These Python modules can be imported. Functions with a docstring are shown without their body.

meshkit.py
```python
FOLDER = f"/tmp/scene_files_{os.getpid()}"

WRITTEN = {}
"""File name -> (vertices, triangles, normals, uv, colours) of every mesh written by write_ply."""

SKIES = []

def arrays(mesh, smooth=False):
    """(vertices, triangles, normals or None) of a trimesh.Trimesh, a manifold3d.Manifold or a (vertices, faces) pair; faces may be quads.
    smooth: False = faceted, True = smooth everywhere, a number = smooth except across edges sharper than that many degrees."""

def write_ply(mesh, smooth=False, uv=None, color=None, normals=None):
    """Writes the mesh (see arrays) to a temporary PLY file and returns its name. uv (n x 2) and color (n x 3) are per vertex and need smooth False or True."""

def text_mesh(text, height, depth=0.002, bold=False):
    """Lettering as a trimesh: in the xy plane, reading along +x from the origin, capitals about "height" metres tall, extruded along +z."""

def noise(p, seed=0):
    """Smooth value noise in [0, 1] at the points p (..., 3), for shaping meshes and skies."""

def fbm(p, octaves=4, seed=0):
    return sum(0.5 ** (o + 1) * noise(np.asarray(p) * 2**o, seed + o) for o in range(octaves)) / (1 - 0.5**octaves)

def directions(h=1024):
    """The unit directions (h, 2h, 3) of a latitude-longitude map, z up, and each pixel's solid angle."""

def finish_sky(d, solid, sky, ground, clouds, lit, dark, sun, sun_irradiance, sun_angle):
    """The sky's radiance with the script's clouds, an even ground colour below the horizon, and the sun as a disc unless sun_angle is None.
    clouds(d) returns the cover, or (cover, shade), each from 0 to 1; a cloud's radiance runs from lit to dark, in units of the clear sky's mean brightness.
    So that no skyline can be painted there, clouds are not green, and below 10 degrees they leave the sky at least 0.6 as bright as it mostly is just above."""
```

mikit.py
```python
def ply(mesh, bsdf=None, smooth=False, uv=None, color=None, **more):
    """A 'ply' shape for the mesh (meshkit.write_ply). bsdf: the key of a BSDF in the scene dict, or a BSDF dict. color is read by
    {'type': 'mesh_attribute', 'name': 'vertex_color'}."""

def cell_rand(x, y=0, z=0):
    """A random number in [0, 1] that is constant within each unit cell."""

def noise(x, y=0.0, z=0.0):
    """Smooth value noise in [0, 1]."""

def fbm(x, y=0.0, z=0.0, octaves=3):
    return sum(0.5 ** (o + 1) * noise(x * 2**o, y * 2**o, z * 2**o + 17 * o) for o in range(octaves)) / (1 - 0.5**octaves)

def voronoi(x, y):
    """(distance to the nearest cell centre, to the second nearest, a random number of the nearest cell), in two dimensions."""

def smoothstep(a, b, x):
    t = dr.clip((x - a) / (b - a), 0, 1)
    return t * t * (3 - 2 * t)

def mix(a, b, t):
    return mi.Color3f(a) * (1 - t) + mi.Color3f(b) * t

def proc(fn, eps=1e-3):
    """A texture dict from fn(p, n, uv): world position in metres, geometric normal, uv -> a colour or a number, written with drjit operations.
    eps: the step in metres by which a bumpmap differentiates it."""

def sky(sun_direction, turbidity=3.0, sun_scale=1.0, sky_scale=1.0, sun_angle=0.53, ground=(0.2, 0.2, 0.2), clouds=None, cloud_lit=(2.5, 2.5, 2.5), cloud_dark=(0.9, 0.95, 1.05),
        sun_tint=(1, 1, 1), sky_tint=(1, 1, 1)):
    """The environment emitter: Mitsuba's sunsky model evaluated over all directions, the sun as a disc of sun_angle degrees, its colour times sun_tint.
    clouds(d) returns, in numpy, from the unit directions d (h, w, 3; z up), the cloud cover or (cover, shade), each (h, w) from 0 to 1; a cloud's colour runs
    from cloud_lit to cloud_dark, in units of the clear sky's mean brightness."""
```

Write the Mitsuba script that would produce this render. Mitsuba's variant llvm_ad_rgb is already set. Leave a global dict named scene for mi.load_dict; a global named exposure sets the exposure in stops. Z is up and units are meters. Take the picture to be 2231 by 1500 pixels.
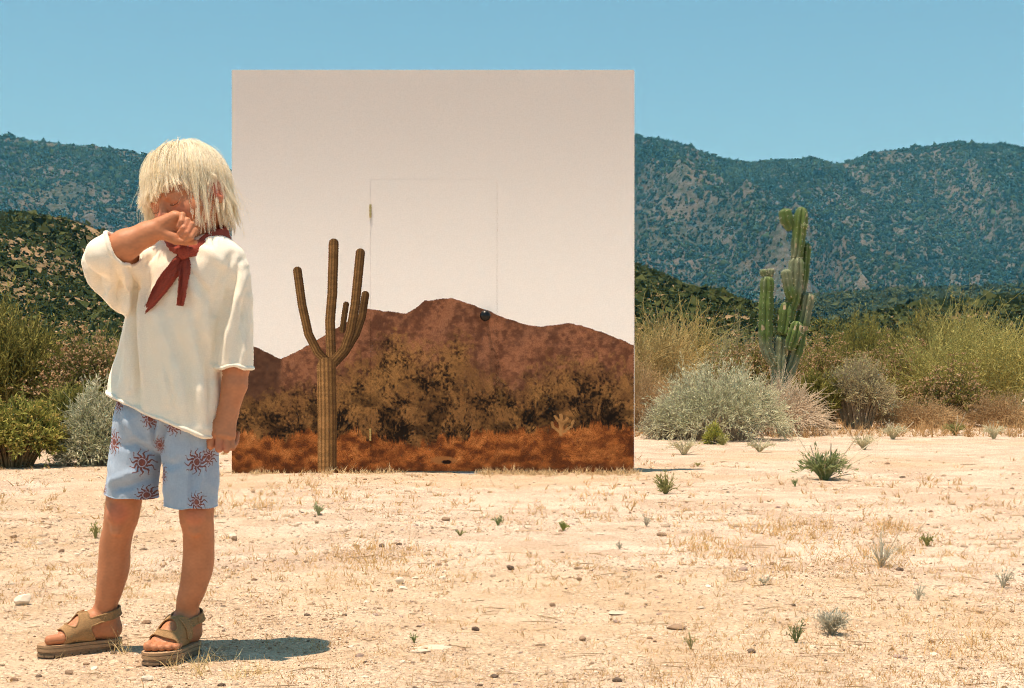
import math, random
import numpy as np, trimesh
import drjit as dr
import mitsuba as mi
import mikit, meshkit
from mikit import proc, noise, fbm, voronoi, cell_rand, smoothstep, mix
from scipy import ndimage, sparse
from scipy.interpolate import PchipInterpolator
import shapely, shapely.geometry as sg

T = mi.ScalarTransform4f
scene, labels = {}, {}
rng = np.random.default_rng(7)

# ------------------------------------------------------------------ camera, sky, exposure
CAM_H, FOC, CX, HZ = 0.584, 3300.0, 1115.5, 822.0       # eye height; focal length, centre and horizon in photo pixels
scene['camera'] = {'type': 'perspective', 'fov': 2 * math.degrees(math.atan(1115.5 / FOC)), 'fov_axis': 'x',
                   'principal_point_offset_y': (750.0 - HZ) / 1500.0, 'near_clip': 0.05, 'far_clip': 20000.0,
                   'medium': {'type': 'ref', 'id': 'air'},
                   'to_world': T().look_at(origin=[0, 0, CAM_H], target=[0, 10, CAM_H], up=[0, 0, 1])}
SUN = np.array([-0.185, -0.14, 0.97])
scene['daylight'] = mikit.sky(SUN, turbidity=4.8, sun_scale=1.5, sun_tint=(1.0, 0.96, 0.935), sky_tint=(0.78, 1.15, 1.08), ground=(0.3, 0.25, 0.2))
exposure = 1.62
HAZE_SIGMA = [0.12e-4, 0.46e-4, 0.70e-4]          # air scatters blue most
scene['air'] = {'type': 'homogeneous', 'albedo': {'type': 'rgb', 'value': [0.95, 0.95, 0.95]}, 'sigma_t': {'type': 'rgb', 'value': HAZE_SIGMA}, 'phase': {'type': 'isotropic'}}


def at(px, py, d):
    """The point that stands d metres away and shows at this pixel of the 2231 x 1500 photograph."""
    return np.array([(px - CX) / FOC * d, d, CAM_H - (py - HZ) / FOC * d])


def ground_d(py):
    return FOC * CAM_H / (py - HZ)


def obj(key, mesh, bsdf, smooth=False, uv=None, color=None, to_world=None, label=None, category=None, group=None, kind=None):
    if key in scene:
        n = 1
        while f'{key}_{n:03d}' in scene:
            n += 1
        key = f'{key}_{n:03d}'
    d = mikit.ply(mesh, bsdf, smooth=smooth, uv=uv, color=color)
    if to_world is not None:
        d['to_world'] = to_world
    scene[key] = d
    tag(key, label, category, group, kind)
    return key


def tag(key, label=None, category=None, group=None, kind=None):
    e = {k: v for k, v in dict(label=label, category=category, group=group, kind=kind).items() if v}
    if e:
        labels[key] = {**labels.get(key, {}), **e}


names_used = {}


def thing(name, label, category, group=None):
    n = names_used.get(name, 0)
    names_used[name] = n + 1
    key = name if n == 0 else f'{name}_{n:03d}'
    tag(key, label, category, group)
    return key


VC = {'type': 'mesh_attribute', 'name': 'vertex_color'}


def mat(key, **kw):
    scene[key] = {'type': 'twosided', 'bsdf': {'type': 'principled', **kw}}
    return key


def rgb(r, g, b):
    return {'type': 'rgb', 'value': [r, g, b]}


def grid_mesh(P):
    """(vertices, triangles) of an (n, m, 3) grid of points."""
    n, m = P.shape[:2]
    i = np.arange(n * m).reshape(n, m)
    a, b, c, d = i[:-1, :-1].ravel(), i[:-1, 1:].ravel(), i[1:, 1:].ravel(), i[1:, :-1].ravel()
    return P.reshape(-1, 3), np.vstack([np.stack([a, b, c], 1), np.stack([a, c, d], 1)])


class MB:
    """Collects vertices, triangles and colours into one mesh."""

    def __init__(self):
        self.v, self.f, self.c, self.n = [], [], [], 0

    def add(self, v, f, c=None):
        v = np.asarray(v, float)
        self.v.append(v)
        self.f.append(np.asarray(f, int) + self.n)
        if c is not None:
            self.c.append(np.broadcast_to(np.asarray(c, float), (len(v), 3)))
        self.n += len(v)

    def many(self, v, f, M, off, c=None):
        """Copies: v (n,3) under linear maps M (k,3,3) and offsets off (k,3), colours c (k,3)."""
        k, n = len(off), len(v)
        V = np.einsum('kij,nj->kni', M, v) + off[:, None]
        F = np.asarray(f)[None] + (np.arange(k) * n)[:, None, None]
        self.add(V.reshape(-1, 3), F.reshape(-1, 3), None if c is None else np.repeat(c, n, 0))

    def tubes(self, P, R, C, sides=3):
        """P (k, m, 3) polylines, R (k, m) radii, C (k, 3) or (k, m, 3) colours."""
        P, R = np.asarray(P, float), np.asarray(R, float)
        k, m = P.shape[:2]
        t = np.gradient(P, axis=1)
        t /= np.linalg.norm(t, axis=2, keepdims=True) + 1e-12
        ref = np.where(np.abs(t[..., 2:3]) < 0.9, [0, 0, 1.0], [1.0, 0, 0])
        a = np.cross(t, ref)
        a /= np.linalg.norm(a, axis=2, keepdims=True) + 1e-12
        b = np.cross(t, a)
        ang = np.arange(sides) * 2 * np.pi / sides
        V = P[:, :, None] + R[:, :, None, None] * (np.cos(ang)[None, None, :, None] * a[:, :, None] + np.sin(ang)[None, None, :, None] * b[:, :, None])
        i = np.arange(k * m * sides).reshape(k, m, sides)
        q = [i[:, :-1], np.roll(i, -1, 2)[:, :-1], np.roll(i, -1, 2)[:, 1:], i[:, 1:]]
        q = [x.ravel() for x in q]
        F = np.vstack([np.stack([q[0], q[1], q[2]], 1), np.stack([q[0], q[2], q[3]], 1)])
        C = np.asarray(C, float)
        C = C[:, None] if C.ndim == 2 else C
        self.add(V.reshape(-1, 3), F, np.broadcast_to(C[:, :, None], (k, m, sides, 3)).reshape(-1, 3))

    def mesh(self):
        return np.vstack(self.v), np.vstack(self.f)

    def colors(self):
        return np.clip(np.vstack(self.c), 0, 1)


def rand_rot(n, g):
    q = g.normal(size=(n, 4))
    q /= np.linalg.norm(q, axis=1, keepdims=True)
    w, x, y, z = q.T
    return np.stack([np.stack([1 - 2 * (y * y + z * z), 2 * (x * y - z * w), 2 * (x * z + y * w)], -1),
                     np.stack([2 * (x * y + z * w), 1 - 2 * (x * x + z * z), 2 * (y * z - x * w)], -1),
                     np.stack([2 * (x * z - y * w), 2 * (y * z + x * w), 1 - 2 * (x * x + y * y)], -1)], 1)


def ico(sub=1):
    m = trimesh.creation.icosphere(subdivisions=sub)
    return np.array(m.vertices), np.array(m.faces)

# ------------------------------------------------------------------ ground


def ground_z(x, y):
    p = np.stack([np.asarray(x) * 1.0, np.asarray(y) * 1.0, np.zeros_like(np.asarray(x, float))], -1)
    near = np.exp(-np.maximum(np.hypot(p[..., 0], p[..., 1] - 5) - 9, 0) / 6)
    z = (meshkit.fbm(p * 0.8, 3, 3) - 0.5) * 0.03 + (meshkit.fbm(p * 5.0, 3, 5) - 0.5) * 0.014 + (meshkit.fbm(p * 16.0, 2, 9) - 0.5) * 0.007
    return z * near


def graded(a, lo, hi, step, b, n=26):
    left = lo - np.geomspace(step, lo - a, n)[::-1]
    right = hi + np.geomspace(step, b - hi, n)
    return np.concatenate([left, np.arange(lo, hi + step / 2, step), right])


gx = graded(-9000, -3.6, 3.6, 0.030, 9000)
gy = graded(-9000, 2.4, 10.0, 0.028, 9000)
X, Y = np.meshgrid(gx, gy)
Z = ground_z(X, Y)


def sand(p, n, uv):
    x, y = p.x, p.y
    big = fbm(x * 0.55, y * 0.8, 3.0, 3)
    mid = fbm(x * 6.0, y * 7.0, 1.0, 3)
    grit = noise(x * 150.0, y * 150.0, 2.0)
    fine = noise(x * 420.0, y * 420.0, 5.0)
    c = mix((0.455, 0.338, 0.252), (0.568, 0.455, 0.362), smoothstep(0.3, 0.7, mid))
    c = mix(c, (0.46, 0.33, 0.20), smoothstep(0.52, 0.75, big) * 0.5)
    c = mix(c, (0.52, 0.395, 0.305), smoothstep(0.5, 0.25, big) * 0.45)
    d1, d2, r = voronoi(x * 85.0, y * 85.0)
    stone = smoothstep(0.42, 0.25, d1) * smoothstep(0.45, 0.5, noise(x * 9.0, y * 9.0, 7.0))
    tone = mix((0.20, 0.13, 0.085), (0.74, 0.62, 0.49), r)
    c = mix(c, tone, stone * 0.65)
    c = c * (0.78 + 0.44 * grit) * (0.86 + 0.28 * fine)
    return c


def sand_bump(p, n, uv):
    x, y = p.x, p.y
    d1, d2, r = voronoi(x * 85.0, y * 85.0)
    return 0.004 * fbm(x * 60.0, y * 60.0, 0.0, 3) + 0.003 * smoothstep(0.5, 0.1, d1) * r


scene['mat_sand'] = {'type': 'bumpmap', 'arbitrary': proc(sand_bump, 2e-3), 'scale': 1.0,
                     'bsdf': {'type': 'diffuse', 'reflectance': proc(sand)}}
obj('ground', grid_mesh(np.stack([X, Y, Z], -1)), 'mat_sand', smooth=True, kind='structure', label='pale sandy gravel ground of the desert clearing')

# ------------------------------------------------------------------ hills and mountains
scene['mat_shrub'] = {'type': 'twosided', 'bsdf': {'type': 'diffuse', 'reflectance': VC}}


def prof(pts, d, x):
    """Height at x of a skyline given in photo pixels, standing at distance d."""
    q = np.array(pts, float)
    X = (q[:, 0] - CX) / FOC * d
    Zz = CAM_H - (q[:, 1] - HZ) / FOC * d
    z = np.interp(x, X, Zz)
    return ndimage.gaussian_filter1d(z, 2.0)


def fbmx(x, y, s, o=4, seed=0):
    return meshkit.fbm(np.stack([x * s, y * s, np.zeros_like(x)], -1), o, seed) - 0.5


def ridged(x, y, s, o=4, seed=0):
    t = 0
    for k in range(o):
        t = t + 0.5 ** k * (1 - np.abs(2 * meshkit.noise(np.stack([x * s * 2 ** k, y * s * 2 ** k, np.full_like(x, 3.7 * k)], -1), seed + k) - 1))
    return t / 2


def hill(key, pts, d_top, d_front, d_back, x0, x1, nx, ny, power, spur, spur_s, rough, rough_s, bsdf, label, seed):
    xs = np.linspace(x0, x1, nx)
    top = np.maximum(prof(pts, d_top, xs), 0)
    ys = np.concatenate([np.linspace(d_front, d_top, ny), np.linspace(d_top, d_back, ny // 5 + 2)[1:]])
    X, Y = np.meshgrid(xs, ys)
    t = np.where(Y <= d_top, (Y - d_front) / (d_top - d_front), 1 - 0.9 * (Y - d_top) / (d_back - d_top))
    wx = X + fbmx(X, Y, spur_s * 0.7, 3, seed + 9) * 0.9 / spur_s
    s = ridged(wx, Y * 0.45, spur_s, 4, seed)
    body = t ** power
    z = top[None] * body + (s - 0.62) * spur * top.max() * (t * (1 - t) * 4) ** 0.8 + fbmx(X, Y, rough_s, 4, seed + 5) * rough * np.minimum(t * 4, 1) * np.where(Y <= d_top, np.clip((1 - t) * 6, 0.25, 1), 0.25)
    z = np.where(Y < d_top, np.minimum(z, top[None] * (0.12 + 0.88 * np.minimum(1, t + 0.02)) * (Y / d_top) ** 0 ), z)
    z = np.where(t <= 0, -2, z - 2 * (1 - np.minimum(t * 10, 1)))
    obj(key, grid_mesh(np.stack([X, Y, z], -1)), bsdf, smooth=True, kind='structure', label=label)
    return xs, ys, z


FAR = [(-700, 255), (-300, 270), (0, 293), (60, 304), (140, 317), (200, 319), (260, 327), (300, 335), (400, 352), (505, 376), (640, 400), (800, 405), (950, 380), (1100, 345),
       (1250, 312), (1383, 297), (1430, 303), (1460, 309), (1500, 318), (1540, 338), (1600, 351), (1640, 355), (1700, 349), (1770, 346), (1800, 354), (1830, 358), (1860, 351),
       (1890, 337), (1960, 325), (2030, 318), (2070, 312), (2120, 313), (2231, 320), (2500, 335), (3000, 330)]
D_FAR = 3400.0


def chaparral(p, n, uv):
    x, y, z = p.x, p.y, p.z
    patch = fbm(x * 0.020, y * 0.020, z * 0.02, 3)
    dots = fbm(x * 0.13, y * 0.13, z * 0.2, 2)
    fine = noise(x * 0.5, y * 0.5, z * 0.6)
    soil = mix((0.045, 0.050, 0.030), (0.128, 0.102, 0.078), smoothstep(0.3, 0.7, patch * 0.5 + dots * 0.5))
    return soil * (0.7 + 0.6 * fine)


scene['mat_mountain'] = {'type': 'diffuse', 'reflectance': proc(chaparral)}


def ridge_field(x, y, wl, seed, o=4):
    """Sharp-crested spurs about wl apart that run down the slope and branch; 0 in the gullies, 1 on the crests."""
    w = x + (meshkit.fbm(np.stack([x / wl * .5, y / wl * .35, x * 0], -1), 3, seed + 50) - .5) * wl * 1.5
    t, a, tot = 0, 1.0, 0
    for k in range(o):
        f = 2.0 ** k / wl
        n_ = meshkit.noise(np.stack([w * f, y * f * (.30 + .12 * k), np.full_like(x, 7.1 * k)], -1), seed + k)
        t = t + a * (1 - np.abs(2 * n_ - 1)) ** 1.3
        tot += a
        a *= .48
    return t / tot


def mountain():
    xs = np.linspace(-2100, 2100, 860)
    top = np.maximum(prof(FAR, D_FAR, xs), 0)
    top = top + (meshkit.fbm(np.stack([xs / 38., xs * 0, xs * 0], -1), 4, 3) - .5) * 9
    ys = np.concatenate([np.linspace(2050, D_FAR, 190), np.linspace(D_FAR, 4600, 16)[1:]])
    X, Y = np.meshgrid(xs, ys)
    t = np.where(Y <= D_FAR, (Y - 2050) / (D_FAR - 2050), 1)
    r = ridge_field(X, Y, 430., 11)
    r2 = ridge_field(X + 900, Y + .35 * X, 150., 29, 3)
    body = t ** 1.15
    env = np.clip(t * 3.2, 0, 1) * (1 - t ** 3)
    z = top[None] * body + (r - .60) * 470 * env + (r2 - .6) * 80 * env
    lim = (top[None] - CAM_H) * Y / D_FAR * .985 + CAM_H        # the crest line stays the highest line in view
    z = np.where(t < .999, np.minimum(z, np.where(t > .9, top[None] * body + 4, lim)), z)
    back = np.clip((Y - D_FAR) / 1200, 0, 1)
    z = z * (1 - .8 * back)
    z = np.maximum(z, -3 + 25 * t)
    obj('mountain', grid_mesh(np.stack([X, Y, z], -1)), 'mat_mountain', smooth=True, kind='structure', label='long hazy mountain range covered in blue-green chaparral')
    # the chaparral itself: every bush or thicket a small mass, thickest in the gullies
    from scipy.interpolate import RegularGridInterpolator as RGI
    g = np.random.default_rng(91)
    n = 250000
    px = g.uniform(-600, 2831, n)
    y = np.sqrt(g.uniform(2150. ** 2, 3420. ** 2, n))
    x = (px - CX) / FOC * y
    f = RGI((ys, xs), np.stack([z, r], -1), bounds_error=False, fill_value=0)(np.stack([y, x], 1))
    pat = meshkit.fbm(np.stack([x / 210., y / 260., x * 0], -1), 4, 5)
    seen = ((px < 540) | (px > 1345)) & (px > -60) & (px < 2290)
    dens = np.clip(1.04 + 2.4 * (pat - .5) - 1.1 * (f[:, 1] - .50), .10, 1)
    keep = (g.uniform(size=n) < dens) & (f[:, 0] > 5) & (seen | (g.uniform(size=n) < .5))
    x, y, zz = x[keep], y[keep], f[keep, 0]
    rad = g.lognormal(.98, .42, len(x)) * np.where(seen[keep], 1, 1.4)
    v8 = np.array([[1, 1, 1], [1, -1, -1], [-1, 1, -1], [-1, -1, 1.0]]) * .72
    f8 = np.array([[0, 1, 2], [0, 3, 1], [0, 2, 3], [1, 3, 2]])
    M = rand_rot(len(x), g) * rad[:, None, None] * g.uniform(.7, 1.35, (len(x), 1, 3))
    sp = meshkit.fbm(np.stack([x / 120. + 40, y / 150., x * 0], -1), 3, 15)
    t = np.clip(g.uniform(size=(len(x), 1)) ** 1.4 * (.45 + 1.6 * np.clip((sp - .35) * 2, 0, 1))[:, None], 0, 1)
    mb = MB()
    mb.many(v8, f8, M, np.stack([x, y, zz + rad * .25], 1), (1 - t) * np.array([0.008, 0.022, 0.011]) + t * np.array([0.044, 0.064, 0.024]))
    obj('mountain_chaparral', mb.mesh(), 'mat_shrub', smooth=True, color=mb.colors(), kind='stuff', label='blue-green chaparral growing all over the mountain range')


mountain()

MID = [(-400, 640), (0, 640), (400, 640), (900, 660), (1383, 668), (1560, 672), (1640, 668), (1700, 660), (1760, 648), (1850, 640), (1950, 634), (2050, 630), (2231, 627), (2600, 600), (3200, 560)]


def foothill_green(p, n, uv):
    x, y, z = p.x, p.y, p.z
    patch = fbm(x * 0.045, z * 0.12 + y * 0.004, 9.0, 3)
    dots = fbm(x * 0.30, z * 0.4 + y * 0.01, 4.0, 2)
    fine = noise(x * 0.9, z * 1.1 + y * 0.4, 8.0)
    bare = smoothstep(0.64, 0.72, patch + (dots - 0.5) * 0.5)
    green = mix((0.020, 0.034, 0.014), (0.075, 0.082, 0.030), dots * 0.6 + fine * 0.4)
    return mix(green, mix((0.22, 0.15, 0.09), (0.34, 0.25, 0.16), fine), bare * 0.5)


scene['mat_foothill'] = {'type': 'diffuse', 'reflectance': proc(foothill_green)}
fxs, fys, fz = hill('foothill', MID, 1250.0, 700.0, 1800.0, -900, 950, 420, 70, 0.9, 0.25, 1 / 110., 9, 1 / 40., 'mat_foothill',
     'green foothill at the bottom of the mountain range', 23)


def dry_soil(p, n, uv):
    x, y, z = p.x, p.y, p.z
    a = fbm(x * 0.3, y * 0.3, z * 0.4, 3)
    b = noise(x * 2.1, y * 2.1, z * 2.0)
    c = mix((0.11, 0.085, 0.042), (0.28, 0.19, 0.110), smoothstep(0.3, 0.7, a))
    return c * (0.75 + 0.5 * b)


scene['mat_dry_soil'] = {'type': 'diffuse', 'reflectance': proc(dry_soil)}
NEAR = [(-700, 560), (-400, 500), (-150, 472), (0, 470), (60, 467), (110, 470), (160, 478), (205, 493), (245, 517), (300, 560), (380, 600), (520, 640), (700, 640), (900, 600), (1100, 560),
        (1250, 560), (1383, 577), (1430, 594), (1470, 616), (1510, 643), (1550, 662), (1600, 680), (1660, 700), (1720, 716), (1800, 712), (1880, 690), (1960, 672), (2060, 660), (2231, 650), (2500, 610), (3000, 560)]
D_NEAR = 330.0
nxs, nys, nz = hill('near_hill', NEAR, D_NEAR, 120.0, 460.0, -240, 250, 300, 80, 1.0, 0.13, 1 / 42., 2.5, 1 / 14., 'mat_dry_soil',
                    'tan earth of the near hills under dark green shrubs', 31)

# shrubs on the near hills: clumpy leaf masses, past counting
from scipy.interpolate import RegularGridInterpolator
hz = RegularGridInterpolator((nys, nxs), nz, bounds_error=False, fill_value=-5)
g = np.random.default_rng(41)
N = 118000
yy = np.where(g.uniform(size=N) < .28, g.uniform(130, 230, N), np.sqrt(g.uniform(150.0 ** 2, 345.0 ** 2, N)))
xx = g.uniform(-0.52, 0.52, N) * yy
ca = fbmx(xx, yy, 0.07, 3, 77)
px_ = CX + xx / yy * FOC
seen = ((px_ < 560) | (px_ > 1350)) & (np.abs(px_ - CX) < 1180)
keep = (g.uniform(size=N) < np.clip(1.0 + ca * 3.0 - .10 * (yy > 290) * (px_ < 300), 0.12, 1)) & (seen | (g.uniform(size=N) < .5))
xx, yy, seen = xx[keep], yy[keep], seen[keep]
zz = hz(np.stack([yy, xx], 1))
hid = (HZ - (zz - CAM_H) / yy * FOC > 790) & (g.uniform(size=len(yy)) < .8)
xx, yy, zz, seen = xx[~hid], yy[~hid], zz[~hid], seen[~hid]
rad = g.lognormal(-0.86, 0.40, len(xx)) * np.clip(1 + 1.0 * fbmx(xx, yy, 0.05, 3, 78), 0.6, 1.6) * np.clip(yy / 330., .5, 1) * np.where(seen, 1, 1.38)
# and over the flat between the clearing and the hills
n2 = 3000
y2 = 1 / g.uniform(1 / 150., 1 / 62., n2)
x2 = g.uniform(-.42, .42, n2) * y2
xx, yy, zz = np.append(xx, x2), np.append(yy, y2), np.append(zz, 0 * x2)
rad = np.append(rad, g.lognormal(-1.0, 0.35, n2))
mb = MB()
v8 = np.array([[1, 1, 1], [1, -1, -1], [-1, 1, -1], [-1, -1, 1.0]]) * .76
f8 = np.array([[0, 1, 2], [0, 3, 1], [0, 2, 3], [1, 3, 2]])
t = g.uniform(size=(len(xx), 1)) ** 1.5
M = rand_rot(len(xx), g) * rad[:, None, None] * g.uniform(.7, 1.3, (len(xx), 1, 3))
mb.many(v8, f8, M, np.stack([xx, yy, zz + rad * .35], 1), (1 - t) * np.array([0.015, 0.026, 0.010]) + t * np.array([0.090, 0.098, 0.034]))
fh = RegularGridInterpolator((fys, fxs), fz, bounds_error=False, fill_value=-5)
n3 = 26000
y3 = np.sqrt(g.uniform(760.0 ** 2, 1290.0 ** 2, n3))
px3 = np.where(g.uniform(size=n3) < .8, g.uniform(1370, 2280, n3), g.uniform(-40, 520, n3))
x3 = (px3 - CX) / FOC * y3
z3 = fh(np.stack([y3, x3], 1))
k3 = (z3 > 1) & (g.uniform(size=n3) < np.clip(.75 + 3 * fbmx(x3, y3, .02, 3, 79), .08, 1))
x3, y3, z3 = x3[k3], y3[k3], z3[k3]
r3 = g.lognormal(.25, .4, len(x3))
v8 = np.array([[1, 1, 1], [1, -1, -1], [-1, 1, -1], [-1, -1, 1.0]]) * .76
f8 = np.array([[0, 1, 2], [0, 3, 1], [0, 2, 3], [1, 3, 2]])
t = g.uniform(size=(len(x3), 1)) ** 1.4
mb.many(v8, f8, rand_rot(len(x3), g) * r3[:, None, None] * g.uniform(.7, 1.3, (len(x3), 1, 3)), np.stack([x3, y3, z3 + r3 * .3], 1), (1 - t) * np.array([0.014, 0.026, 0.011]) + t * np.array([0.085, 0.092, 0.034]))
obj('hill_scrub', mb.mesh(), 'mat_shrub', color=mb.colors(), kind='stuff', label='dark green chaparral shrubs dotted over the near hills')
# ------------------------------------------------------------------ the printed board with a door in it
D_P = 9.18
PX0, PX1, PY0, PY1 = 505.0, 1381.0, 155.0, 1032.0


def ramp(u, pts):
    """Piecewise linear curve through pts, as a drjit expression."""
    r = pts[0][1]
    for (a, ya), (b, yb) in zip(pts[:-1], pts[1:]):
        r = r + (yb - ya) / (b - a) * dr.clip(u - a, 0, b - a)
    return r


def limb(u, v, pts, r):
    """(distance to a drawn limb's axis over its half width, signed side -1..1)."""
    best, side = mi.Float(9.0), mi.Float(0.0)
    for (ax, ay), (bx, by) in zip(pts[:-1], pts[1:]):
        dx, dy = bx - ax, by - ay
        L2 = dx * dx + dy * dy
        t = dr.clip(((u - ax) * dx + (v - ay) * dy) / L2, 0, 1)
        ex, ey = u - ax - t * dx, v - ay - t * dy
        d = dr.sqrt(ex * ex + ey * ey) / r
        s = (ey * dx - ex * dy) / (math.sqrt(L2) * r)
        side = dr.select(d < best, s, side)
        best = dr.minimum(best, d)
    return best, side


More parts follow.
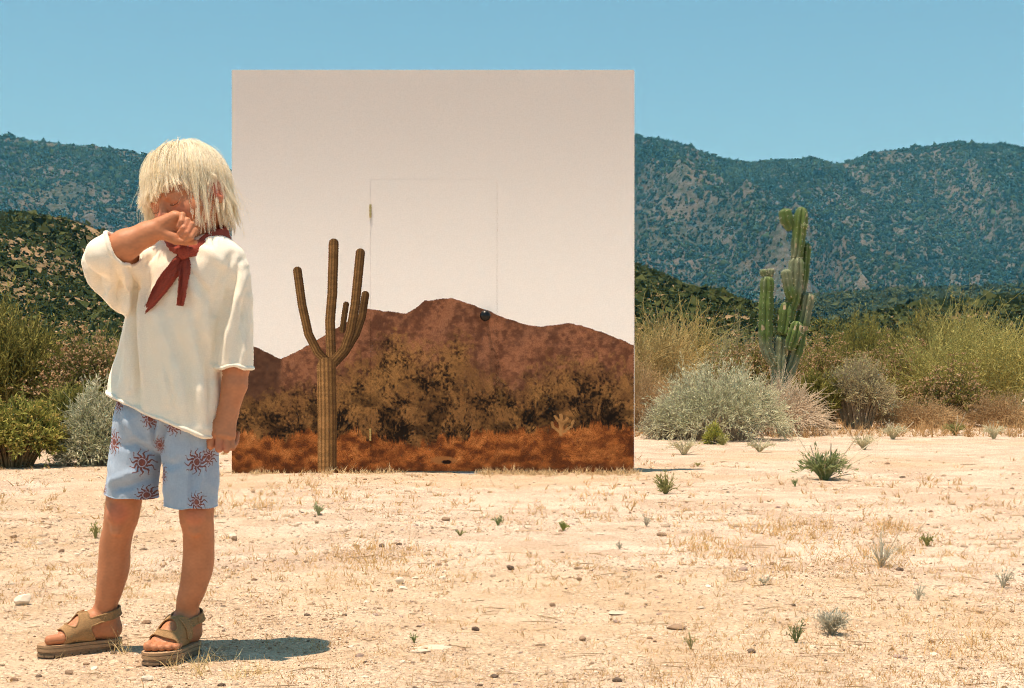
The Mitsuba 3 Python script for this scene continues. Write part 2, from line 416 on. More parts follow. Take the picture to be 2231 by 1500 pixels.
def print_art(p, n, uv):
    u = p.x * (FOC / D_P) + CX
    v = HZ - (p.z - CAM_H) * (FOC / D_P)
    # printed sky
    t = smoothstep(150.0, 760.0, v)
    c = mix((0.580, 0.535, 0.518), (0.88, 0.835, 0.805), t)
    # printed hills
    n1 = fbm(u * 0.022, v * 0.022, 1.0, 3)
    n2 = fbm(u * 0.11, v * 0.13, 4.0, 3)
    n3 = noise(u * 0.45, v * 0.45, 6.0)
    edge = (n2 - 0.5) * 7.0
    top = ramp(u, [(480, 742), (556, 757), (582, 770), (611, 783), (640, 770), (700, 736), (760, 700), (800, 673), (850, 680), (885, 683), (905, 673), (925, 656), (950, 653), (985, 650),
                   (1012, 658), (1040, 669), (1060, 676), (1090, 690), (1140, 706), (1180, 713), (1240, 704), (1270, 711), (1330, 731), (1400, 760)])
    m = smoothstep(-1.2, 1.2, v - top - edge * 0.6)
    gully = fbm((u + (v - 700) * 0.45) * 0.035, (v - u * 0.3) * 0.012, 8.0, 3)
    hillc = mix((0.112, 0.048, 0.028), (0.275, 0.125, 0.070), smoothstep(0.3, 0.7, n2 * 0.5 + gully * 0.5))
    hillc = hillc * mix((0.82, 0.80, 0.82), (1.12, 1.0, 0.9), n1)
    c = mix(c, hillc * (0.8 + 0.4 * n3), m)
    dark = smoothstep(-1.2, 1.2, v - ramp(u, [(480, 735), (560, 758), (585, 770), (615, 785), (640, 850)]) - edge * 0.4) * smoothstep(625.0, 600.0, u)
    c = mix(c, mix((0.05, 0.022, 0.014), (0.13, 0.06, 0.035), n2), dark)
    # printed bushes: crowns of gold brown twigs over near black hollows
    for k, (bx, by, rw, rh) in enumerate(((560, 945, 95, 100), (660, 950, 110, 125), (1375, 940, 85, 150), (800, 945, 120, 175), (930, 955, 190, 232), (1200, 950, 120, 165), (1060, 955, 95, 165), (1300, 950, 105, 180),
                                          (1130, 960, 80, 120), (740, 955, 75, 110), (860, 960, 90, 135), (990, 962, 90, 120))):
        j = 13.0 * k
        ex, ey = (u - bx) / rw, (by - v) / rh
        rho = dr.sqrt(ex * ex + ey * ey)
        ang = dr.atan2(u - bx, by - v + 8.0)
        bend = (fbm(u * 0.02, v * 0.02, 3.0 + j, 2) - 0.5) * 0.55
        rag = (fbm(ang * 3.0 + j, rho * 1.2, 2.0 + j, 3) - 0.5) * 0.55 + (fbm(u * 0.13, v * 0.13, 5.0 + j, 2) - 0.5) * 0.34
        cover = smoothstep(1.04, 0.86, rho + rag)
        twig = fbm((ang + bend) * 17.0 + j, rho * 2.6, 11.0 + j, 3)
        leafy = fbm(u * 0.24, v * 0.22, 14.0 + j, 3)
        clump = fbm(u * 0.032, v * 0.032, 17.0 + j, 3)
        lit = smoothstep(0.37, 0.64, twig * 0.20 + leafy * 0.38 + clump * 0.42 + 0.20 * (rho - 0.60))
        line = smoothstep(0.86, 0.97, 1.0 - dr.abs(2.0 * noise((ang + bend) * 40.0 + j, rho * 2.0, 19.0 + j) - 1.0)) * smoothstep(0.40, 0.55, clump)
        bush = mix((0.013, 0.007, 0.004), mix((0.125, 0.056, 0.023), (0.360, 0.180, 0.060), n1), dr.clip(lit + line * 0.45, 0, 1))
        c = mix(c, bush * (0.76 + 0.40 * n3), cover * (0.55 + 0.45 * smoothstep(1.0, 0.6, rho + rag)))
    low = smoothstep(845.0, 905.0, v + (n1 - 0.5) * 60.0)
    hollow = smoothstep(0.44, 0.60, fbm(u * 0.020, v * 0.030, 21.0, 4)) * low
    c = mix(c, c * 0.09 + mi.Color3f(0.004, 0.0025, 0.002), hollow * 0.75 * (0.6 + 0.8 * n2))
    # printed red grass in front
    grag = (fbm(u * 0.05, v * 0.01, 31.0, 3) - 0.5) * 46.0 + (fbm(u * 0.42, v * 0.1, 33.0, 2) - 0.5) * 22.0
    gtop = ramp(u, [(480, 935), (620, 950), (760, 940), (860, 965), (980, 955), (1040, 938), (1130, 940), (1200, 930), (1270, 928), (1400, 925)])
    gd = v - gtop - grag
    ga = (fbm(u * 0.02, v * 0.016, 7.0, 2) - 0.5) * 2.6
    blades = fbm((u * dr.cos(ga) + v * dr.sin(ga)) * 0.32, (v * dr.cos(ga) - u * dr.sin(ga)) * 0.13, 37.0, 3)
    tuft = fbm(u * 0.048, v * 0.070, 41.0, 4)
    gl = smoothstep(0.30, 0.74, blades * 0.45 + tuft * 0.55)
    grass = mix((0.070, 0.021, 0.0075), (0.37, 0.112, 0.027), gl)
    grass = mix(grass, (0.50, 0.22, 0.075), smoothstep(0.60, 0.74, blades * 0.5 + tuft * 0.5) * smoothstep(0.45, 0.6, n1))
    stalk = smoothstep(0.84, 0.97, 1.0 - dr.abs(2.0 * noise((u * dr.cos(ga) + v * dr.sin(ga)) * 0.42, (v * dr.cos(ga) - u * dr.sin(ga)) * 0.07, 43.0) - 1.0)) * smoothstep(0.4, 0.6, tuft)
    grass = mix(grass, (0.54, 0.23, 0.07), stalk * 0.7)
    grass = grass * (0.75 + 0.5 * n3)
    c = mix(c, grass, smoothstep(-6.0, 8.0, gd))
    # bare spot with a dark burrow
    e = dr.square((u - 968.0) / 26.0) + dr.square((v - 1003.0) / 8.0)
    c = mix(c, (0.30, 0.13, 0.045), smoothstep(1.5, 0.7, e + (n2 - 0.5)) * 0.8)
    e = dr.square((u - 974.0) / 11.0) + dr.square((v - 1007.0) / 5.0)
    c = mix(c, (0.012, 0.005, 0.003), smoothstep(1.3, 0.6, e + (n2 - 0.5)))
    base = smoothstep(1016.0, 1030.0, v + (blades - 0.5) * 26.0)
    c = mix(c, (0.022, 0.008, 0.004), base * 0.75)
    # pale cholla
    for pts, r in (([(1222, 948), (1222, 905)], 3.6), ([(1222, 930), (1236, 912)], 3.0), ([(1222, 925), (1210, 908)], 3.0), ([(1228, 942), (1246, 928), (1249, 918)], 2.8), ([(1218, 940), (1204, 930), (1203, 922)], 2.8)):
        d, s = limb(u, v, pts, r)
        c = mix(c, mix((0.19, 0.085, 0.03), (0.46, 0.25, 0.095), n2), smoothstep(1.35, 0.8, d + (n3 - 0.5) * 0.7) * 0.9)
    # saguaro, far arms first
    for pts, r, dim, rows in (([(746, 720), (750, 690), (754, 664)], 6.5, 0.42, 4.0), ([(726, 795), (752, 768), (776, 728), (789, 690), (796, 643)], 8.5, 0.45, 4.0),
                              ([(722, 790), (719, 700), (724, 640), (727, 531)], 10.8, 0.72, 5.0), ([(722, 794), (750, 762), (764, 722), (774, 664), (785, 552)], 10.2, 0.66, 5.0),
                              ([(716, 792), (692, 768), (672, 728), (658, 664), (648, 591)], 9.6, 0.64, 5.0), ([(713, 1034), (713, 900), (711, 800)], 20.5, 1.0, 7.0)):
        d, s = limb(u, v, pts, r)
        rib = 0.5 + 0.5 * dr.cos(dr.asin(dr.clip(s, -0.99, 0.99)) * 2.0 * rows)
        lit = mix((0.035, 0.016, 0.006), (0.43, 0.225, 0.085), (0.40 + 0.60 * rib) * (0.22 + 0.78 * smoothstep(1.0, -0.5, s)))
        band = smoothstep(0.35, 0.65, noise(u * 0.03, v * 0.16, 3.0))
        body = lit * dim * (0.80 + 0.20 * band) * (0.8 + 0.4 * n3)
        c = mix(c, body, smoothstep(1.06, 0.96, d))
    # paper grain
    return c * (0.95 + 0.10 * noise(p.x * 260.0, p.z * 260.0, 1.0))


scene['mat_print'] = {'type': 'principled', 'base_color': proc(print_art), 'roughness': 0.75, 'specular': 0.12}
mat('mat_board', base_color=rgb(0.66, 0.60, 0.55), roughness=0.8, specular=0.2)
mat('mat_plywood', base_color=rgb(0.42, 0.28, 0.15), roughness=0.8, specular=0.2)
mat('mat_brass', base_color=rgb(0.55, 0.40, 0.16), roughness=0.35, metallic=0.8)
mat('mat_knob', base_color=rgb(0.004, 0.004, 0.005), roughness=0.32, specular=0.35)

S_P = D_P / FOC
PX = lambda px: (px - CX) * S_P
PZ = lambda py: CAM_H - (py - HZ) * S_P
DX0, DX1, DY0, DY1 = 807.0, 1083.0, 390.5, 1027.0
GAP = 0.0006


def slab(x0, x1, z0, z1, y0, y1, b=0.0012):
    """A board with slightly eased edges."""
    m = trimesh.creation.box(extents=[x1 - x0, y1 - y0, z1 - z0])
    m.apply_translation([(x0 + x1) / 2, (y0 + y1) / 2, (z0 + z1) / 2])
    return m


bk = thing('printed_board', 'large square board printed with a saguaro desert photograph, standing on the sand', 'photo backdrop')
x0, x1, zt, zb = PX(PX0), PX(PX1), PZ(PY0), PZ(PY1)
dx0, dx1, dzt, dzb = PX(DX0), PX(DX1), PZ(DY0), PZ(DY1)
TH = 0.045
face = trimesh.util.concatenate([slab(x0, dx0, zb, zt, D_P, D_P + 0.012), slab(dx1, x1, zb, zt, D_P, D_P + 0.012), slab(dx0, dx1, dzt, zt, D_P, D_P + 0.012)])
# one printed sheet round the door opening
poly = sg.Polygon([(x0, zb), (dx0, zb), (dx0, dzt), (dx1, dzt), (dx1, zb), (x1, zb), (x1, zt), (x0, zt)])
m = trimesh.creation.extrude_polygon(poly, 0.012, engine='earcut')
v = np.array(m.vertices)
m.vertices = np.stack([v[:, 0], D_P + v[:, 2], v[:, 1]], 1)
m.invert() if m.volume < 0 else None
obj(bk + '__print', m, 'mat_print')
core = [slab(x0 + .001, dx0 - .004, zb, zt - .001, D_P + .0125, D_P + TH), slab(dx1 + .004, x1 + .003, zb, zt - .001, D_P + .0125, D_P + TH), slab(dx0 - .004, dx1 + .004, dzt + .004, zt - .001, D_P + .0125, D_P + TH)]
core += [slab(dx0 - .03, dx0 + .02, zb, dzt + .03, D_P + TH + .001, D_P + TH + .02), slab(dx1 - .02, dx1 + .03, zb, dzt + .03, D_P + TH + .001, D_P + TH + .02), slab(dx0 + .021, dx1 - .021, dzt - .02, dzt + .03, D_P + TH + .001, D_P + TH + .02)]
obj(bk + '__core', trimesh.util.concatenate(core), 'mat_plywood')
edge = [slab(x0, x1, zt + .0003, zt + .006, D_P - .0005, D_P + TH + .001), slab(x1 + .0003, x1 + .0035, zb, zt, D_P - .0005, D_P + .0122)]
obj(bk + '__edge_strip', trimesh.util.concatenate(edge), 'mat_board', label='pale bare edge along the top and right of the printed board')
sill = slab(dx0 + .30, x1, zb - 0.022, zb - .001, D_P - 0.012, D_P + 0.09)
obj(bk + '__base_strip', sill, 'mat_board', label='pale strip showing under the board')
for sx in (0.16, 0.5, 0.84):   # raking props behind
    xx_ = x0 + (x1 - x0) * sx
    a, b = np.array([xx_, D_P + TH + .02, zt - 0.45]), np.array([xx_, D_P + 1.15, zb - 0.02])
    d = (b - a) / np.linalg.norm(b - a)
    pr = trimesh.creation.box(extents=[0.045, 0.07, np.linalg.norm(b - a)])
    pr.apply_transform(trimesh.geometry.align_vectors([0, 0, 1], d))
    pr.apply_translation((a + b) / 2)
    obj(bk + '__prop', pr, 'mat_plywood')
dk = bk + '__door'
obj(dk, slab(dx0 + GAP * 1.8, dx1 - GAP * 1.8, dzb, dzt - GAP, D_P + .0003, D_P + TH - .002), 'mat_print', label='flush printed door leaf set in the board')
for py0, py1, kind in ((446, 475, 0), (934, 961, 1)):
    hy, r = D_P - 0.003, 0.0068
    hg = []
    for k in range(5):
        za, zb_ = PZ(py1) + (PZ(py0) - PZ(py1)) * k / 5 + .0006, PZ(py1) + (PZ(py0) - PZ(py1)) * (k + 1) / 5 - .0006
        c_ = trimesh.creation.cylinder(radius=r, height=zb_ - za, sections=14)
        c_.apply_translation([dx0, hy, (za + zb_) / 2])
        hg.append(c_)
    obj(dk + '__hinge', trimesh.util.concatenate(hg), 'mat_brass', smooth=40)
# round knob on a rose
kx, kz, kr = PX(1057.5), PZ(689), 0.033
prf = [(0, 0), (0.024, 0), (0.024, .004), (0.020, .0065), (0.0105, .0075), (0.0095, .030)]
th = np.linspace(-1.1, np.pi / 2, 14)
prf += [(kr * np.cos(a), 0.030 + 0.0235 + 0.0255 * np.sin(a)) for a in th]
prf[-1] = (0, prf[-1][1])
kn = trimesh.creation.revolve(np.array(prf), sections=36)
kn.apply_transform(trimesh.geometry.align_vectors([0, 0, 1], [0, -1, 0]))
kn.apply_translation([kx, D_P + .0014, kz])
obj(dk + '__knob', kn, 'mat_knob', smooth=35, label='round black door knob')
# ------------------------------------------------------------------ plants
scene['mat_leaf'] = {'type': 'principledthin', 'base_color': VC, 'roughness': 0.8, 'diff_trans': 0.45, 'spec_trans': 0.0, 'eta': 1.3}


def lerp(a, b, t):
    return np.asarray(a) * (1 - t) + np.asarray(b) * t


def blades(mb, P, D, L, W, C, g):
    """Leaf blades at P along D, folded a little along the middle; L, W, C per blade."""
    k = len(P)
    D = D / (np.linalg.norm(D, axis=1, keepdims=True) + 1e-9)
    S = np.cross(D, g.normal(size=(k, 3)))
    S /= np.linalg.norm(S, axis=1, keepdims=True) + 1e-9
    N = np.cross(D, S)
    v = np.array([[0, 0, 0], [.45, .5, .12], [1, 0, 0], [.45, -.5, .12]])
    V = P[:, None] + L[:, None, None] * v[None, :, :1] * D[:, None] + W[:, None, None] * (v[None, :, 1:2] * S[:, None] + v[None, :, 2:3] * N[:, None])
    F = (np.array([[0, 1, 2], [0, 2, 3]])[None] + 4 * np.arange(k)[:, None, None]).reshape(-1, 3)
    mb.add(V.reshape(-1, 3), F, np.repeat(C, 4, 0))


def shrub(key, base, W, H, seed, stems=220, twigs=5, leaves=3, spread=1.0, bow=0.25, wander=0.10, stem_c=((.3, .25, .18), (.2, .16, .1)), leaf_c=((.3, .33, .2), (.2, .24, .12)),
          tip_c=None, leaf=(.022, .006), r=.0028, twig_len=.22, heads=0, head_c=((.4, .26, .15), (.5, .36, .22)), head_r=.014, fill=0.55, lean=(0, 0), top_flat=0.55, up=0.0, root=0.20):
    g = np.random.default_rng(seed)
    bx, by, bz = base
    phi = g.uniform(0, 2 * np.pi, stems)
    rho = np.sqrt(g.uniform(0, 1, stems)) * spread
    lump = 0.70 + 0.62 * meshkit.noise(np.stack([np.cos(phi) * 1.4 + seed, np.sin(phi) * 1.4, rho * 1.2], -1), seed)
    hh = H * (1 - top_flat * rho ** 2) * g.uniform(fill, 1.0, stems) * lump
    E = np.stack([np.cos(phi) * rho * W / 2 + lean[0] * hh, np.sin(phi) * rho * W / 2 * 0.9 + lean[1] * hh, hh], 1)
    B = np.stack([np.cos(phi) * rho * W * root, np.sin(phi) * rho * W * root, np.zeros(stems)], 1)
    t = np.linspace(0, 1, 6)[None, :, None]
    P = B[:, None] * (1 - t) + E[:, None] * t
    P[..., 2] += bow * H * (rho * 4 * 0.5)[:, None] * (t * (1 - t))[..., 0]
    P += np.cumsum(g.normal(size=(stems, 6, 3)), 1) * [1, 1, .5] * wander * H * 0.10 * (t ** 0.7)
    P += np.array([bx, by, bz - .01])
    sc = lerp(stem_c[0], stem_c[1], g.uniform(size=(stems, 1)))
    ms, ml, mh = MB(), MB(), MB()
    tt = np.linspace(1, .35, 6)[None] * r * g.uniform(.7, 1.4, (stems, 1))
    ms.tubes(P, tt, sc)
    # twigs
    nt = stems * twigs
    si = np.repeat(np.arange(stems), twigs)
    ft = 0.38 + 0.62 * g.uniform(size=nt) ** 0.7
    i0 = np.minimum((ft * 5).astype(int), 4)
    fr = ft * 5 - i0
    Q = P[si, i0] * (1 - fr[:, None]) + P[si, i0 + 1] * fr[:, None]
    D = P[si, i0 + 1] - P[si, i0]
    D /= np.linalg.norm(D, axis=1, keepdims=True) + 1e-9
    D = D + g.normal(size=(nt, 3)) * 0.42 + [0, 0, up]
    D /= np.linalg.norm(D, axis=1, keepdims=True)
    Lt = H * twig_len * g.uniform(.4, 1.1, nt)
    u = np.linspace(0, 1, 3)[None, :, None]
    curl = g.normal(size=(nt, 1, 3)) * .25
    TW = Q[:, None] + Lt[:, None, None] * (D[:, None] * u + curl * u ** 2)
    tc = sc[si] * .6 + .4 * lerp(leaf_c[0], leaf_c[1], g.uniform(size=(nt, 1)))
    ms.tubes(TW, np.linspace(.65, .3, 3)[None] * r * np.ones((nt, 1)), tc)
    obj(key + '__stem', ms.mesh(), 'mat_leaf', color=ms.colors(), kind='stuff')
    if leaves:
        nl = nt * leaves
        ti = np.repeat(np.arange(nt), leaves)
        f = g.uniform(.1, 1, nl)
        p = Q[ti] + Lt[ti, None] * (D[ti] * f[:, None] + curl[ti, 0] * f[:, None] ** 2)
        d = D[ti] + g.normal(size=(nl, 3)) * .55
        k = g.uniform(size=(nl, 1))
        c = lerp(leaf_c[0], leaf_c[1], k)
        if tip_c is not None:     # new growth at the ends of the twigs
            c = lerp(c, np.asarray(tip_c), np.clip((ft[ti] - .72) / .28, 0, 1)[:, None] * g.uniform(.3, 1, (nl, 1)))
        blades(ml, p, d, leaf[0] * g.uniform(.6, 1.4, nl), leaf[1] * g.uniform(.7, 1.4, nl), c, g)
        obj(key + '__foliage', ml.mesh(), 'mat_leaf', color=ml.colors(), kind='stuff')
    if heads:
        hi = g.choice(nt, min(heads, nt), replace=False)
        ends = TW[hi, -1]
        per = 6
        o = np.repeat(ends, per, 0) + g.normal(size=(len(hi) * per, 3)) * [head_r, head_r, head_r * .45]
        v, f = ico(0)
        n = len(o)
        M = rand_rot(n, g) * (head_r * .42 * g.uniform(.6, 1.3, n))[:, None, None]
        v8 = np.array([[1, 1, 1], [1, -1, -1], [-1, 1, -1], [-1, -1, 1.0]]) * .76
        f8 = np.array([[0, 1, 2], [0, 3, 1], [0, 2, 3], [1, 3, 2]])
        mh.many(v8, f8, M, o, lerp(head_c[0], head_c[1], g.uniform(size=(n, 1))))
        obj(key + '__flower_head', mh.mesh(), 'mat_leaf', color=mh.colors(), kind='stuff')


def plant(name, label, cat, px, py, wpx, hpx, seed, group=None, d=None, **kw):
    d = d or ground_d(py)
    b = at(px, HZ, d)
    key = thing(name, label, cat, group)
    shrub(key, (b[0], b[1], float(ground_z(b[0], b[1]))), wpx * d / FOC, (py - hpx - 0.0) * 0 + hpx * d / FOC, seed, **kw)
    return key


SAGE = dict(stems=380, twigs=9, leaves=5, spread=1.0, bow=.30, stem_c=((.46, .40, .31), (.32, .27, .20)), leaf_c=((.60, .60, .41), (.43, .46, .27)), tip_c=(.80, .77, .55), leaf=(.036, .0065), r=.0038, twig_len=.28, fill=.36, top_flat=.82, up=.25, root=.26)
GREY = dict(SAGE, leaf_c=((.50, .50, .34), (.33, .36, .19)), tip_c=(.72, .68, .52), stem_c=((.5, .45, .36), (.33, .28, .2)))
STRAW = dict(stems=380, twigs=5, leaves=0, bow=.42, wander=.16, stem_c=((.66, .55, .42), (.50, .38, .27)), leaf_c=((.66, .56, .42), (.58, .46, .32)), r=.0042, twig_len=.36, fill=.35, top_flat=.78)
RABBIT = dict(stems=330, twigs=8, leaves=3, bow=.34, stem_c=((.42, .34, .24), (.30, .23, .15)), leaf_c=((.44, .38, .24), (.32, .27, .16)), tip_c=(.52, .50, .24), leaf=(.042, .009), r=.0042, twig_len=.24, fill=.7, top_flat=.5, up=.3)
BUCK = dict(stems=200, twigs=7, leaves=5, bow=.3, wander=.14, stem_c=((.26, .17, .09), (.36, .25, .13)), leaf_c=((.19, .185, .05), (.32, .285, .09)), leaf=(.046, .014), r=.0045, twig_len=.26, heads=700, head_c=((.36, .21, .11), (.56, .41, .25)), head_r=.022, fill=.5, top_flat=.5, up=.3)
MUSTARD = dict(stems=170, twigs=7, leaves=3, bow=.22, wander=.45, stem_c=((.48, .41, .15), (.40, .36, .14)), leaf_c=((.42, .38, .13), (.30, .30, .10)), tip_c=(.62, .54, .20), leaf=(.055, .013), r=.0068, twig_len=.40, fill=.45, top_flat=.35, up=.0)
GOLD = dict(stems=190, twigs=7, leaves=2, bow=.2, wander=.45, stem_c=((.50, .38, .17), (.38, .28, .13)), leaf_c=((.50, .40, .18), (.36, .28, .13)), leaf=(.045, .011), r=.0065, twig_len=.34, fill=.40, top_flat=.25)
GREEN = dict(stems=230, twigs=7, leaves=4, bow=.2, wander=.12, stem_c=((.20, .17, .06), (.13, .11, .05)), leaf_c=((.13, .145, .035), (.24, .225, .06)), tip_c=(.36, .32, .10), leaf=(.065, .013), r=.0058, twig_len=.22, fill=.5, top_flat=.35, up=.7)
RUST = dict(stems=300, twigs=7, leaves=2, bow=.35, wander=.2, stem_c=((.44, .29, .15), (.52, .38, .21)), leaf_c=((.46, .32, .17), (.36, .24, .13)), leaf=(.03, .006), r=.0035, twig_len=.4, fill=.3, top_flat=.6)

# right of the board, front row
plant('sage_bush', 'largest pale grey-green bush, in front of the green cactus', 'bush', 1566, 958, 292, 172, 1, **SAGE)
plant('sage_bush', 'lower grey bush spilling from the left edge of the largest bush', 'bush', 1478, 958, 150, 108, 2, d=14.35, **dict(SAGE, stems=260, leaves=2, leaf_c=((.44, .40, .28), (.32, .30, .2)), tip_c=(.46, .43, .30)))
plant('straw_bush', 'bleached dead bush of bare curving stems at the foot of the cactus', 'bush', 1706, 948, 180, 122, 3, lean=(.12, 0), **STRAW)
plant('sage_bush', 'small bright green leafy plant at the front of the largest bush', 'bush', 1556, 972, 36, 46, 4, d=13.2, **dict(SAGE, stems=50, leaf_c=((.36, .36, .08), (.26, .28, .06)), tip_c=(.45, .42, .1)))
plant('rabbit_bush', 'rounded straw-coloured bush with a greenish top, right of the cactus', 'bush', 1869, 934, 142, 146, 5, **RABBIT)
# back rows
plant('twiggy_bush', 'golden twiggy bush against the right edge of the printed board', 'bush', 1415, 935, 190, 210, 6, d=18.3, **GOLD)
plant('twiggy_bush', 'thin rust-coloured dry bush low beside the right edge of the board', 'bush', 1400, 935, 150, 140, 7, d=16.6, **RUST)
plant('broom_bush', 'pale olive bush behind the largest grey-green bush', 'bush', 1600, 900, 200, 190, 8, d=21, **dict(SAGE, stems=340, leaf_c=((.32, .30, .11), (.24, .24, .09)), tip_c=(.40, .36, .14)))
plant('buckwheat', 'buckwheat with tan flower heads left of the cactus', 'bush', 1630, 920, 180, 168, 9, d=19, **BUCK)
plant('twiggy_bush', 'yellow twigs behind the olive bush, left of the cactus', 'bush', 1490, 900, 200, 205, 10, d=23, **dict(GOLD, stem_c=((.45, .36, .13), (.36, .27, .09))))
plant('buckwheat', 'buckwheat with rusty flower heads just right of the cactus', 'bush', 1800, 925, 190, 170, 11, d=19.5, **BUCK)
plant('broom_bush', 'dark green upright bush with the tallest stems, far right of the cactus', 'bush', 1870, 905, 240, 205, 12, d=25, **GREEN)
plant('buckwheat', 'buckwheat with brown flower heads above the rounded straw-coloured bush', 'bush', 1945, 915, 190, 160, 13, d=21, **BUCK)
plant('mustard', 'yellow-green tangle of wiry stems at the right, behind the buckwheat', 'bush', 2050, 920, 210, 185, 14, d=20.5, **MUSTARD)
plant('buckwheat', 'dark-bottomed buckwheat with brown heads among yellow-green stems', 'bush', 2065, 925, 150, 125, 15, d=18.0, **dict(BUCK, heads=600))
plant('mustard', 'yellow-green tangle of wiry stems at the right edge of the picture', 'bush', 2190, 915, 230, 185, 16, d=20, **MUSTARD)
plant('mustard', 'tallest yellow-green bush, behind the tangles at the right edge', 'bush', 2130, 890, 300, 185, 17, d=28, **dict(MUSTARD, stems=260, leaves=3, wander=.5, top_flat=.2, leaf_c=((.25, .235, .065), (.33, .295, .09)), tip_c=(.50, .43, .14)))
plant('twiggy_bush', 'olive bush of wispy stems behind the buckwheat right of the cactus', 'bush', 1985, 895, 240, 190, 18, d=27, **dict(GREEN, leaf_c=((.17, .16, .05), (.27, .24, .07))))
plant('twiggy_bush', 'low rusty dry growth under the yellow-green tangle', 'bush', 2000, 935, 190, 62, 19, d=17.4, **RUST)
plant('twiggy_bush', 'low rusty dry growth at the right edge of the picture', 'bush', 2185, 935, 200, 70, 20, d=17.6, **RUST)
plant('broom_bush', 'dark green bush low between the cactus and the rounded straw-coloured bush', 'bush', 1780, 928, 110, 110, 21, d=17.2, **dict(GREEN, leaf_c=((.20, .20, .05), (.12, .13, .035))))
plant('broom_bush', 'pale green bush behind the cactus foot', 'bush', 1730, 905, 200, 150, 22, d=22.5, **dict(SAGE, leaf_c=((.28, .27, .11), (.2, .21, .08)), tip_c=(.36, .33, .13)))
# left of the child
plant('yellow_bush', 'yellow-tipped green bush at the left edge, nearest on that side', 'bush', 28, 1016, 200, 135, 30, **dict(BUCK, stems=330, leaf_c=((.36, .34, .09), (.20, .21, .055)), heads=700, head_c=((.50, .40, .12), (.42, .30, .1)), head_r=.012))
plant('grey_bush', 'white-grey bush with green lower leaves, beside the child', 'bush', 216, 1012, 160, 158, 31, **dict(GREY, stems=330))
plant('broom_bush', 'tall dark olive bush at the left edge behind the yellow-tipped one', 'bush', 15, 960, 240, 290, 32, d=13.6, **dict(GREEN, stems=330, leaf_c=((.15, .15, .04), (.25, .23, .065))))
plant('buckwheat', 'buckwheat with tan flower heads behind the white-grey bush', 'bush', 190, 965, 190, 225, 33, d=13.4, **dict(BUCK, stems=380, heads=1100, leaf_c=((.10, .12, .035), (.18, .18, .05))))
plant('buckwheat', 'buckwheat with tan flower heads between olive bush and child', 'bush', 105, 960, 150, 190, 34, d=14.2, **dict(BUCK, heads=900))
plant('broom_bush', 'dark green bush low behind the white-grey bush', 'bush', 150, 975, 140, 120, 35, d=12.6, **dict(GREEN, leaf_c=((.08, .10, .03), (.16, .17, .045))))
plant('buckwheat', 'rear buckwheat showing over the others at the far left', 'bush', 250, 930, 230, 195, 36, d=18.0, **BUCK)

# ------------------------------------------------------------------ the columnar cactus
D_C = 16.4
SC = D_C / FOC


def cactus_skin(p, n, uv):
    a = fbm(p.x * 9.0, p.y * 9.0, p.z * 7.0, 3)
    b = noise(p.x * 60.0, p.y * 60.0, p.z * 40.0)
    scar = smoothstep(0.70, 0.78, fbm(p.x * 16.0 + 3.0, p.y * 16.0, p.z * 9.0, 2))
    grey = smoothstep(0.42, 0.62, fbm(p.x * 5.0, p.y * 5.0, p.z * 2.2, 2) + smoothstep(1.05, 0.35, p.z) * 0.30 - 0.10)
    c = mix((0.050, 0.090, 0.018), (0.110, 0.155, 0.036), a)
    c = mix(c, (0.17, 0.18, 0.115), grey * 0.75)
    c = mix(c, (0.40, 0.30, 0.19), scar * 0.8)
    return c * (0.85 + 0.3 * b)


scene['mat_cactus'] = {'type': 'principled', 'base_color': proc(cactus_skin), 'roughness': 0.5, 'specular': 0.35}
mat('mat_spine', base_color=rgb(0.62, 0.55, 0.40), roughness=0.7)


